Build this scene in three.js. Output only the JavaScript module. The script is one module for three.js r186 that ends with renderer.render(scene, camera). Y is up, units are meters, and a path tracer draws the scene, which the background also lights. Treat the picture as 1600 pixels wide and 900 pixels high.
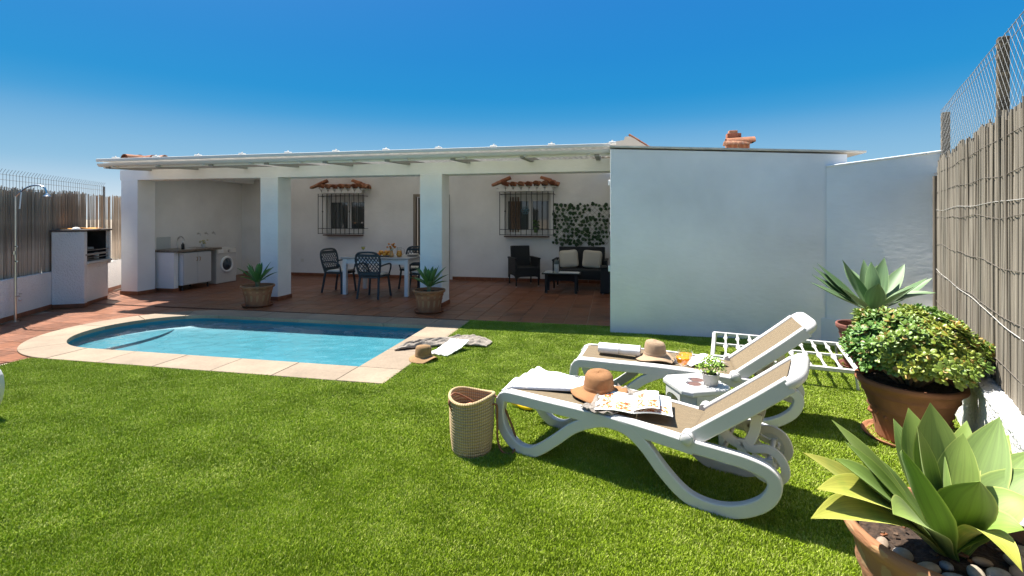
import * as THREE from 'three';
import { mergeGeometries, mergeVertices, toCreasedNormals } from 'three/addons/utils/BufferGeometryUtils.js';
import { RoundedBoxGeometry } from 'three/addons/geometries/RoundedBoxGeometry.js';
import { ImprovedNoise } from 'three/addons/math/ImprovedNoise.js';

// ---------- camera, sky, sun, exposure ----------
const scene = new THREE.Scene();
const YAW = 0.2045;
const camera = new THREE.PerspectiveCamera(61.46, 16 / 9, 0.05, 2000);
camera.position.set(0, 1.55, 0); camera.rotation.y = YAW;
camera.setViewOffset(1600, 900, 0, 110, 1600, 900);
const renderer = new THREE.WebGLRenderer({ antialias: true });
renderer.setSize(1600, 900);
renderer.toneMapping = THREE.LinearToneMapping;
const EXPO = 2.8;
renderer.toneMappingExposure = EXPO;
renderer.shadowMap.enabled = true;
const SUN = new THREE.Vector3(-0.42, 1, -0.2).normalize();
{
  const W = 512, H = 256, d = new Float32Array(W * H * 4);
  const lin = (r, g, b) => [r, g, b].map(c => Math.pow(c / 255, 2.2) / EXPO * 1.02);
  const stops = [[-90, lin(150, 160, 160)], [-3, lin(190, 215, 230)], [0, lin(226, 234, 240)], [3, lin(186, 212, 231)], [5.4, lin(142, 190, 222)], [7.2, lin(130, 183, 220)], [9.2, lin(108, 171, 217)], [11.2, lin(70, 156, 213)], [13.5, lin(46, 146, 210)], [18, lin(44, 138, 209)], [25, lin(48, 131, 208)], [45, lin(62, 138, 210)], [90, lin(84, 150, 214)]];
  const v = new THREE.Vector3();
  for (let j = 0; j < H; j++) {
    const el = ((j + .5) / H - .5) * 180;
    let k = 0; while (k < stops.length - 2 && el > stops[k + 1][0]) k++;
    let t = THREE.MathUtils.clamp((el - stops[k][0]) / (stops[k + 1][0] - stops[k][0]), 0, 1);
    for (let i = 0; i < W; i++) {
      const az = ((i + .5) / W - .5) * Math.PI * 2, e = el * Math.PI / 180;
      v.set(Math.cos(e) * Math.cos(az), Math.sin(e), Math.cos(e) * Math.sin(az));
      const c = Math.max(0, v.dot(SUN)), halo = el > 0 ? (.35 * Math.pow(c, 8) + 1.3 * Math.pow(c, 30)) / EXPO : 0;
      const o = (j * W + i) * 4;
      for (let q = 0; q < 3; q++) d[o + q] = stops[k][1][q] * (1 - t) + stops[k + 1][1][q] * t + halo * [1, 1, 1][q];
      d[o + 3] = 1;
    }
  }
  const sky = new THREE.DataTexture(d, W, H, THREE.RGBAFormat, THREE.FloatType);
  sky.mapping = THREE.EquirectangularReflectionMapping; sky.magFilter = THREE.LinearFilter; sky.needsUpdate = true;
  scene.background = sky; scene.environment = sky;
}
const sun = new THREE.DirectionalLight(new THREE.Color(1, .95, .87), 4.8);
sun.position.copy(SUN).multiplyScalar(40); sun.target.position.set(-2, 0, -5); sun.position.add(sun.target.position);
sun.castShadow = true; sun.shadow.mapSize.set(4096, 4096);
Object.assign(sun.shadow.camera, { left: -16, right: 16, top: 16, bottom: -16, near: 1, far: 90 });
scene.add(sun, sun.target);

// ---------- helpers ----------
let seed = 7;
const rnd = () => { seed = (seed * 1664525 + 1013904223) >>> 0; return seed / 4294967296; };
const rr = (a, b) => a + (b - a) * rnd();
const IN = new ImprovedNoise();
const noise = (x, y, z = 0) => IN.noise(x + 37.3, y + 11.7, z + 5.1);
const V = (x, y, z) => new THREE.Vector3(x, y, z);
const used = {};
const numbered = n => { const k = used[n] = (used[n] ?? -1) + 1; return k ? `${n}_${String(k).padStart(3, '0')}` : n; };
function thing(name, label, category, [x, y, z] = [0, 0, 0], turn = 0, group) {
  const o = new THREE.Group(); o.name = numbered(name); o.position.set(x, y, z); o.rotation.y = turn;
  o.userData = { label, category }; if (group) o.userData.group = group; scene.add(o); return o;
}
function mesh(name, geo, mat, parent) {
  if (Array.isArray(geo)) geo = merge(geo);
  const m = new THREE.Mesh(geo, mat); m.name = parent ? name : numbered(name); m.castShadow = m.receiveShadow = true;
  (parent || scene).add(m); return m;
}
function struct(name, geo, mat) { const m = mesh(name, geo, mat); m.userData.kind = 'structure'; return m; }
function tag(o, label, category, group) { o.userData.label = label; o.userData.category = category; if (group) o.userData.group = group; return o; }
function copyOf(o, pos, turn, label, group) {
  const c = o.clone(); c.name = numbered(o.name.replace(/_\d{3}$/, '')); c.position.set(...pos); c.rotation.y = turn;
  c.userData = { ...o.userData, label }; if (group) c.userData.group = group; scene.add(c); return c;
}
function merge(list) {
  const any = list.some(g => !g.index);
  const l = list.map(g => { g = any && g.index ? g.toNonIndexed() : g; for (const k of Object.keys(g.attributes)) if (!['position', 'normal', 'uv'].includes(k)) g.deleteAttribute(k); return g; });
  return mergeGeometries(l);
}
const box = (w, h, d, x = 0, y = 0, z = 0, ry = 0) => { const g = new THREE.BoxGeometry(w, h, d); muv(g); if (ry) g.rotateY(ry); g.translate(x, y, z); return g; };
const rbox = (w, h, d, r, x = 0, y = 0, z = 0, s = 2) => { const g = new RoundedBoxGeometry(w, h, d, s, r); muv(g); g.translate(x, y, z); return g; };
// uv in metres from position, by the dominant axis of the normal
function muv(g, k = 1) {
  const p = g.attributes.position, n = g.attributes.normal, uv = new Float32Array(p.count * 2);
  for (let i = 0; i < p.count; i++) {
    const ax = Math.abs(n.getX(i)), ay = Math.abs(n.getY(i)), az = Math.abs(n.getZ(i));
    let a, b; if (ay >= ax && ay >= az) { a = p.getX(i); b = p.getZ(i); } else if (ax >= az) { a = p.getZ(i); b = p.getY(i); } else { a = p.getX(i); b = p.getY(i); }
    uv[2 * i] = a * k; uv[2 * i + 1] = b * k;
  }
  g.setAttribute('uv', new THREE.BufferAttribute(uv, 2)); return g;
}
const cyl = (r0, r1, h, x = 0, y = 0, z = 0, s = 12) => { const g = new THREE.CylinderGeometry(r1, r0, h, s); g.translate(x, y + h / 2, z); return g; };
const sph = (r, x, y, z, sx = 1, sy = 1, sz = 1, a = 14, b = 10) => { const g = new THREE.SphereGeometry(r, a, b); g.scale(sx, sy, sz); g.translate(x, y, z); return g; };
function bar(p, q, r, s = 6) {
  const a = V(...p), b = V(...q), d = b.clone().sub(a), g = new THREE.CylinderGeometry(r, r, d.length(), s);
  g.applyQuaternion(new THREE.Quaternion().setFromUnitVectors(V(0, 1, 0), d.normalize())); g.translate((p[0] + q[0]) / 2, (p[1] + q[1]) / 2, (p[2] + q[2]) / 2); return g;
}
const tube = (pts, r, n = 40, s = 8, closed = false) => new THREE.TubeGeometry(new THREE.CatmullRomCurve3(pts.map(p => V(...p)), closed), n, r, s, closed);
const lathe = (pr, s = 40) => new THREE.LatheGeometry(pr.map(p => new THREE.Vector2(p[0], p[1])), s);
function poly(pts, depth, bevel = 0, holes = []) {            // pts in x,z ; a flat slab whose top is at y = 0
  const sh = new THREE.Shape(pts.map(p => new THREE.Vector2(p[0], -p[1])));
  for (const h of holes) sh.holes.push(new THREE.Path(h.map(p => new THREE.Vector2(p[0], -p[1]))));
  const g = new THREE.ExtrudeGeometry(sh, { depth: depth - bevel * 2, bevelEnabled: bevel > 0, bevelSize: bevel, bevelThickness: bevel, bevelOffset: -bevel, bevelSegments: 2, curveSegments: 16 });
  g.rotateX(-Math.PI / 2); g.translate(0, -depth + bevel, 0); return muv(g);
}
const flat = (pts, holes = []) => {
  const sh = new THREE.Shape(pts.map(p => new THREE.Vector2(p[0], -p[1])));
  for (const h of holes) sh.holes.push(new THREE.Path(h.map(p => new THREE.Vector2(p[0], -p[1]))));
  const g = new THREE.ShapeGeometry(sh); g.rotateX(-Math.PI / 2); return muv(g);
};
// sweep a rounded rectangle (t thick in the plane of the curve, w wide across it) along a curve in the x,y plane
function sweep(pts, t, w, n = 60, closed = false, z = 0, ten = .5) {
  const c = new THREE.CatmullRomCurve3(pts.map(p => V(p[0], p[1], 0)), closed, 'catmullrom', ten);
  const k = .15, sec = []; const S = [[1, 1], [-1, 1], [-1, -1], [1, -1]];
  for (let q = 0; q < 4; q++) for (let j = 0; j < 3; j++) {
    const a = q * Math.PI / 2 + j * Math.PI / 4, rad = Math.min(t, w) * k;
    sec.push([S[q][0] * (t / 2 - rad) + Math.cos(a) * rad, S[q][1] * (w / 2 - rad) + Math.sin(a) * rad]);
  }
  const m = sec.length, pos = [], idx = [], N = closed ? n : n + 1;
  for (let i = 0; i < N; i++) {
    const u = i / n, P = c.getPointAt(u % 1.0000001 > 1 ? 1 : u), T = c.getTangentAt(Math.min(u, 1));
    for (const [a, b] of sec) pos.push(P.x - T.y * a, P.y + T.x * a, z + b);
  }
  for (let i = 0; i < n; i++) for (let j = 0; j < m; j++) {
    const a = (i % N) * m + j, b = (i % N) * m + (j + 1) % m, e = ((i + 1) % N) * m + j, f = ((i + 1) % N) * m + (j + 1) % m;
    idx.push(a, e, b, b, e, f);
  }
  if (!closed) for (let j = 1; j < m - 1; j++) { idx.push(0, j, j + 1); const o = n * m; idx.push(o, o + j + 1, o + j); }
  let g = new THREE.BufferGeometry(); g.setAttribute('position', new THREE.Float32BufferAttribute(pos, 3)); g.setIndex(idx);
  g.computeVertexNormals(); g = toCreasedNormals(g, .3); return muv(g);
}
// a closed thin sheet whose top is f(u,v)
function slab(f, nu, nv, th, flip = false) {
  const pos = [], uv = [], idx = [], P = [];
  for (let j = 0; j <= nv; j++) for (let i = 0; i <= nu; i++) P.push(f(i / nu, j / nv));
  const n = P.length;
  for (const p of P) pos.push(p[0], p[1], p[2]);
  for (const p of P) pos.push(p[0], p[1] - th, p[2]);
  for (let s = 0; s < 2; s++) for (let j = 0; j <= nv; j++) for (let i = 0; i <= nu; i++) uv.push(i / nu, j / nv);
  const at = (i, j) => j * (nu + 1) + i;
  const q = (a, b, c, d) => idx.push(a, b, c, a, c, d);
  for (let j = 0; j < nv; j++) for (let i = 0; i < nu; i++) { q(at(i, j), at(i, j + 1), at(i + 1, j + 1), at(i + 1, j)); q(n + at(i, j), n + at(i + 1, j), n + at(i + 1, j + 1), n + at(i, j + 1)); }
  for (let i = 0; i < nu; i++) { q(at(i, 0), at(i + 1, 0), n + at(i + 1, 0), n + at(i, 0)); q(at(i, nv), n + at(i, nv), n + at(i + 1, nv), at(i + 1, nv)); }
  for (let j = 0; j < nv; j++) { q(at(0, j), n + at(0, j), n + at(0, j + 1), at(0, j + 1)); q(at(nu, j), at(nu, j + 1), n + at(nu, j + 1), n + at(nu, j)); }
  let g = new THREE.BufferGeometry(); g.setAttribute('position', new THREE.Float32BufferAttribute(pos, 3)); g.setAttribute('uv', new THREE.Float32BufferAttribute(uv, 2)); g.setIndex(idx);
  return toCreasedNormals(g, 1.1);
}
// ---------- procedural textures ----------
function hash(i, j, s) { let h = (i * 374761393 + j * 668265263 + s * 974634641) | 0; h = Math.imul(h ^ (h >>> 13), 1274126177); return ((h ^ (h >>> 16)) >>> 0) / 4294967296; }
function vn(x, y, per, s = 0) {                      // tileable value noise, period per
  const xi = Math.floor(x), yi = Math.floor(y), fx = x - xi, fy = y - yi, u = fx * fx * (3 - 2 * fx), w = fy * fy * (3 - 2 * fy);
  const m = a => ((a % per) + per) % per, h = (a, b) => hash(m(a), m(b), s);
  return (h(xi, yi) * (1 - u) + h(xi + 1, yi) * u) * (1 - w) + (h(xi, yi + 1) * (1 - u) + h(xi + 1, yi + 1) * u) * w;
}
const fbm = (x, y, per, o = 4, s = 0) => { let a = 0, k = .5, f = 1, t = 0; for (let i = 0; i < o; i++) { a += k * vn(x * f, y * f, per * f, s + i); t += k; k *= .5; f *= 2; } return a / t; };
function tex(n, fn, srgb, repeat = [1, 1]) {
  const d = new Uint8Array(n * n * 4);
  for (let j = 0; j < n; j++) for (let i = 0; i < n; i++) {
    const c = fn(i / n, j / n), o = (j * n + i) * 4; const a = Array.isArray(c) ? c : [c, c, c];
    for (let q = 0; q < 3; q++) d[o + q] = Math.max(0, Math.min(255, a[q] * 255)); d[o + 3] = 255;
  }
  const t = new THREE.DataTexture(d, n, n); t.magFilter = THREE.LinearFilter; t.minFilter = THREE.LinearMipmapLinearFilter; t.generateMipmaps = true; t.wrapS = t.wrapT = THREE.RepeatWrapping; t.repeat.set(...repeat);
  if (srgb) t.colorSpace = THREE.SRGBColorSpace; t.needsUpdate = true; return t;
}
const L = (r, g, b) => new THREE.Color().setRGB(r, g, b);
const std = (c, rough = .7, o = {}) => new THREE.MeshStandardMaterial({ color: Array.isArray(c) ? L(...c) : c, roughness: rough, ...o });
const phy = (c, rough = .7, o = {}) => new THREE.MeshPhysicalMaterial({ color: Array.isArray(c) ? L(...c) : c, roughness: rough, ...o });
const blotch = (lo, hi, per, o, s, n = 256) => tex(n, (u, v) => lo + (hi - lo) * fbm(u * per, v * per, per, o, s), true);

// plaster: brushed relief and faint weathering spots
const plasterBump = tex(512, (u, v) => .5 * fbm(u * 24, v * 60, 12 * 2, 3, 3) + .5 * fbm(u * 8, v * 8, 8, 4, 9), false, [.5, .5]);
const plasterMap = tex(512, (u, v) => { const a = fbm(u * 5, v * 5, 5, 5, 21), s = fbm(u * 40, v * 40, 40, 2, 4); const k = .89 + .11 * a + .01 * s; return [k, k, k * .995]; }, true, [.33, .33]);
const M = {
  plaster: std([.9, .89, .88], .9, { map: plasterMap, bumpMap: plasterBump, bumpScale: .004 }),
  roughcast: std([.8, .79, .77], .95, { map: plasterMap, bumpMap: tex(512, (u, v) => fbm(u * 70, v * 70, 70, 3, 6), false, [1, 1]), bumpScale: .012 }),
  ground: std([.42, .35, .26], 1, { map: blotch(.7, 1, 6, 5, 2) }),
  turfBase: std([.1, .14, .02], 1, { map: tex(512, (u, v) => { const k = fbm(u * 64, v * 64, 64, 3, 8); return [.6 + .4 * k, .6 + .4 * k, .5 + .4 * k]; }, true, [2, 2]) }),
  grout: std([.42, .32, .25], .95),
  skirting: std([.3, .105, .045], .55, { map: blotch(.72, 1, 12, 4, 33) }),
  basin: std([.006, .175, .23], .5, { map: blotch(.9, 1, 8, 4, 12) }),
  basinTrim: std([.05, .5, .6], .4),
  white: std([.56, .55, .535], .45, { bumpMap: tex(256, (u, v) => fbm(u * 32, v * 32, 32, 3, 61), false, [6, 6]), bumpScale: .0006 }),
  whiteMatt: std([.78, .78, .77], .6),
  offWhite: std([.7, .68, .63], .55),
  steel: std([.62, .6, .57], .28, { metalness: 1 }),
  galv: std([.2, .205, .2], .55, { metalness: .4 }),
  iron: std([.03, .032, .035], .5, { metalness: .3 }),
  ironBlue: std([.06, .13, .17], .5),
  black: std([.015, .016, .017], .5),
  wood: std([.13, .075, .04], .6, { map: tex(256, (u, v) => { const k = .65 + .35 * fbm(u * 40, v * 3, 40, 3, 5); return [k, k, k]; }, true) }),
  glassDark: phy([.05, .06, .06], .05, { metalness: 0, clearcoat: 1 }),
  resin: std([.028, .045, .055], .45),
  worktop: std([.3, .24, .18], .35, { map: blotch(.5, 1, 40, 3, 71) }),
  leather: std([.2, .075, .03], .55),
  cushion: std([.56, .5, .4], .95, { bumpMap: tex(128, (u, v) => .5 + .5 * Math.sin(u * 201) * Math.sin(v * 201), false, [3, 3]), bumpScale: .002 }),
  towel: std([.82, .82, .82], 1, { bumpMap: tex(256, (u, v) => fbm(u * 90, v * 90, 90, 2, 15), false, [2, 2]), bumpScale: .004 }),
  taupe: std([.33, .285, .24], 1, { map: tex(256, (u, v) => { const k = .75 + .25 * fbm(u * 60, v * 12, 12, 3, 91); return [k, k, k]; }, true), bumpMap: tex(256, (u, v) => fbm(u * 80, v * 80, 80, 2, 18), false), bumpScale: .003 }),
  soil: std([.085, .05, .03], 1, { map: blotch(.45, 1, 40, 4, 44), bumpMap: tex(256, (u, v) => fbm(u * 40, v * 40, 40, 4, 45), false), bumpScale: .015 }),
};
const tileTex = [0, 1, 2, 3, 4].map(k => [
  tex(128, (u, v) => { const a = fbm(u * 3 + k * 7, v * 14, 14, 4, 50 + k), b = fbm(u * 20, v * 20, 20, 2, 60 + k); const q = .68 + .32 * a - .12 * b; return [q, q * .97, q * .94]; }, true),
  tex(64, (u, v) => fbm(u * 6, v * 6, 6, 3, 70 + k), false)]);
const mkTiles = (R0, G0, B0) => [0, 1, 2, 3, 4].map(k => std([R0 * (1 + .08 * k), G0 * (1 + .08 * k), B0 * (1 + .08 * k)], .38 + .04 * (k % 3), { map: tileTex[k][0], bumpMap: tileTex[k][1], bumpScale: .001 }));
const tileMats = mkTiles(.27, .103, .047);
const stoneMats = [0, 1, 2].map(k => std([.29 + .015 * k, .225 + .012 * k, .165 + .008 * k], .85, {
  map: tex(256, (u, v) => { const a = fbm(u * 4, v * 4, 4, 5, 80 + k), b = fbm(u * 50, v * 50, 50, 2, 84 + k); const q = .84 + .16 * a - .08 * b; return [q, q * .99, q * .97]; }, true),
  bumpMap: tex(256, (u, v) => fbm(u * 40, v * 40, 40, 3, 88 + k), false), bumpScale: .003 }));
const potMat = (k, c) => std(c, .85, { map: tex(256, (u, v) => { const a = fbm(u * 6, v * 6, 6, 5, 100 + k), b = fbm(u * 14, v * 10, 2, 4, 110 + k), s = b > .62 ? .18 : 0; const q = .66 + .34 * a; return [Math.min(1, q + s * .3), Math.min(1, q + s * .9), Math.min(1, q + s * 1.4)]; }, true, [2, 1]), bumpMap: tex(256, (u, v) => fbm(u * 20, v * 20, 20, 4, 120 + k), false, [2, 1]), bumpScale: .004 });
const potA = potMat(0, [.5, .225, .1]), potB = potMat(3, [.42, .17, .075]), potC = potMat(6, [.25, .085, .06]);

// ---------- ground, lawn, pool ----------
const eW = [.397, -.918], nW = [-.918, -.397], P0 = [.78, -.162];                 // right-hand boundary wall: direction, inward normal, a point on its face
const onW = (t, o = 0) => [P0[0] + eW[0] * t + nW[0] * o, P0[1] + eW[1] * t + nW[1] * o];
const wL = [-.49, -.872], mL = [.872, -.49], Q0 = [-9.31, -6.45];                 // left-hand boundary wall
const onL = (t, o = 0) => [Q0[0] + wL[0] * t + mL[0] * o, Q0[1] + wL[1] * t + mL[1] * o];
const arc = (cx, cz, r, a0, a1, n) => Array.from({ length: n + 1 }, (_, i) => { const a = a0 + (a1 - a0) * i / n; return [cx + r * Math.cos(a), cz + r * Math.sin(a)]; });
const PC = [-6.05, -5.535];
const poolLine = r => [[-2.56 + (r - .965), PC[1] + r], ...arc(PC[0], PC[1], r, Math.PI / 2, Math.PI * 1.5, 32), [-2.56 + (r - .965), PC[1] - r]];
struct('ground', flat([[-400, -400], [400, -400], [400, 400], [-400, 400]], [poolLine(1.2)]).translate(0, -.06, 0), M.ground);
const lawnPts = [[-2.09, -6.975], [-.03, -6.975], [-.03, -6.6], [2.6, -6.6], [3.42, -6.2], onW(6.3), onW(-3.5), [-4.2, 3.05], [-6.2, -.6], [-6.24, -4.12], [-2.09, -4.12]];
struct('lawn', flat(lawnPts).translate(0, -.012, 0), M.turfBase);

{ // swimming pool
  const pool = thing('swimming_pool', 'small turquoise swimming pool with one rounded end and pale stone edging', 'pool');
  const H = .19, rings = [[.976, -.02], [.974, -.08], [.955, -.115], [.9, -.145], [.8, -.168], [.66, -.182], [.45, -.19]], pos = [], idx = [];   // a coved liner
  const nl = poolLine(1).length;
  for (const [r, y] of rings) poolLine(r).forEach(([x, z]) => pos.push(x, y, z));
  for (let q = 0; q < rings.length - 1; q++) for (let i = 0; i < nl; i++) { const a = q * nl + i, b = q * nl + (i + 1) % nl; idx.push(a, b, a + nl, b, b + nl, a + nl); }
  let g = new THREE.BufferGeometry(); g.setAttribute('position', new THREE.Float32BufferAttribute(pos, 3)); g.setIndex(idx); g.computeVertexNormals(); g = muv(toCreasedNormals(g, .7));
  mesh('basin_wall', g, M.basin, pool);
  mesh('basin_floor', flat(poolLine(.45)).translate(0, -H, 0), M.basin, pool);
  [[.5, .155]].forEach(([w, dep]) => {   // curved entry steps in the rounded end
    const c = -6.05 - .972 + w, pts = [[c, PC[1] - .93]];
    const A = arc(PC[0], PC[1], .972, Math.PI * 1.5, Math.PI * .5, 30).filter(p => p[0] < c - .01);
    const front = arc(c - 1.4, PC[1], 1.52, -.66, .66, 16);
    mesh('entry_step', poly([...A, ...front.slice().reverse().filter(p => Math.hypot(p[0] - PC[0], p[1] - PC[1]) < .965 || p[0] > PC[0])], H - dep + .001 * w).translate(0, -dep, 0), M.basin, pool);
  });
  const ri = .965, ro = 1.395, y = .018; let k = 0;
  const stone = pts => mesh('coping_stone', poly(pts, .05, .006).translate(0, y + rr(-.001, .001), 0), stoneMats[k++ % 3], pool);
  const g2 = .003, xs = [-2.56, -3.25, -3.95, -4.65, -5.35, -6.05];
  for (let i = 0; i < 5; i++) for (const s of [1, -1]) {
    const a = xs[i] - g2, b = xs[i + 1] + g2, z0 = PC[1] + s * ri, z1 = PC[1] + s * ro;
    stone(s > 0 ? [[b, z0], [a, z0], [a, z1], [b, z1]] : [[b, z1], [a, z1], [a, z0], [b, z0]]);
  }
  const zs = [PC[1] - ro, PC[1] - ri, PC[1] - .32, PC[1] + .32, PC[1] + ri, PC[1] + ro];
  for (let i = 0; i < 5; i++) stone([[-2.557, zs[i] + g2], [-2.075, zs[i] + g2], [-2.075, zs[i + 1] - g2], [-2.557, zs[i + 1] - g2]]);
  const nA = 6; for (let i = 0; i < nA; i++) { const a = Math.PI / 2 + i * Math.PI / nA + .003, b = Math.PI / 2 + (i + 1) * Math.PI / nA - .003; stone([...arc(PC[0], PC[1], ri, a, b, 8), ...arc(PC[0], PC[1], ro, b, a, 8)]); }
  mesh('coping_bed', poly(poolLine(1.37), .05, 0, [poolLine(.992)]).translate(0, -.02, 0), M.grout, pool);
  // water
  const wg = new THREE.PlaneGeometry(4.6, 2.1, 230, 105); wg.rotateX(-Math.PI / 2); wg.translate(-4.79, 0, PC[1]);
  const wp = wg.attributes.position;
  for (let i = 0; i < wp.count; i++) {
    let x = wp.getX(i), z = wp.getZ(i);
    const hgt = .0075 * noise(x * 2.2, z * 3.2) + .005 * noise(x * 5 + 9, z * 7, 3) + .0022 * noise(x * 13, z * 13, 7);
    wp.setY(i, hgt);
  }
  const keep = []; const ix = wg.index.array, inside = (x, z) => x < -2.555 && (x > PC[0] ? Math.abs(z - PC[1]) < .99 : Math.hypot(x - PC[0], z - PC[1]) < .99);
  for (let i = 0; i < ix.length; i += 3) { let ok = true; for (let q = 0; q < 3; q++) if (!inside(wp.getX(ix[i + q]), wp.getZ(ix[i + q]))) ok = false; if (ok) keep.push(ix[i], ix[i + 1], ix[i + 2]); }
  wg.setIndex(keep); wg.computeVertexNormals();
  struct('pool_water', wg.translate(0, -.055, 0), phy([.93, .99, 1], .02, { transmission: 1, thickness: 0, ior: 1.33 }));
}

// ---------- tiled floors ----------
{
  const T = .331, tg = new THREE.BoxGeometry(T - .008, .02, T - .008); muv(tg, 3);
  const rim = new RoundedBoxGeometry(T - .007, .02, T - .007, 1, .0025); muv(rim, 3);
  // covered patio, a shallow step above the terrace
  const pf = new THREE.Group(); pf.name = 'patio_floor'; pf.userData.kind = 'structure'; scene.add(pf);
  mesh('screed', poly([[-10.2, -11.6], [-.03, -11.6], [-.03, -6.985], [-7.8, -6.985], [-10.2, -6.985]], .05).translate(0, .009, 0), M.grout, pf);
  const all = [];
  for (let j = 0; j < 14; j++) for (let i = 0; i < 31; i++) { const x = -.03 - T / 2 - i * T, z = -6.985 - T / 2 - j * T; if (x > -10.2) all.push([x, z]); }
  all.sort((a, b) => Math.hypot(a[0], a[1]) - Math.hypot(b[0], b[1]));
  const rest = [];
  all.forEach(([x, z], i) => {
    if (i < 290) { const m = mesh('floor_tile', rim, tileMats[Math.floor(rnd() * 5)], pf); m.position.set(x, .0065 + rr(-.0006, .0006), z); m.rotation.set(rr(-.002, .002), Math.floor(rnd() * 2) * Math.PI, rr(-.002, .002)); }
    else rest.push(tg.clone().translate(x, .0062 + rr(-.0004, .0004), z));
  });
  const o = mesh('floor_tiles', rest, tileMats[2], pf); o.userData.kind = 'stuff';
  mesh('step_edge', box(7.75, .012, .012, -3.905, .006, -6.979), std([.12, .06, .04], .7), pf);
  // sunny terrace round the pool's rounded end
  const tf = new THREE.Group(); tf.name = 'terrace_floor'; tf.userData.kind = 'structure'; scene.add(tf);
  const tp = [[-6.25, -3.95], [-6.25, -4.3], [-6.0, -6.97], [-10.2, -6.97], [-10.2, -3.4], [-7.4, -3.4]];
  mesh('screed', poly([...arc(PC[0], PC[1], 1.3, Math.PI / 2, Math.PI * 1.5, 32), [-6.05, -6.97], [-10.5, -6.97], [-9.9, -3.3], [-7.0, -3.3], [-6.05, -4.15]], .04).translate(0, -.012, 0), M.grout, tf);
  for (let j = 0; j < 12; j++) for (let i = 0; i < 14; i++) {
    const x = -6.2 - i * T, z = -6.97 + T / 2 + j * T;
    const d = x > PC[0] ? Math.abs(z - PC[1]) : Math.hypot(x - PC[0], z - PC[1]);
    if (d < 1.3 - T * .5 || x < onL((z - Q0[1]) / wL[1])[0] + .02 || z > -3.3) continue;
    if (z > -4.15 && x > -6.15 - (z + 4.15) * 1.1) continue;
    const m = mesh('terrace_tile', rim, tileMats[Math.floor(rnd() * 5)], tf); m.position.set(x, -.009 + rr(-.0006, .0006), z); m.rotation.set(rr(-.002, .002), 0, rr(-.002, .002));
  }
}

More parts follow.
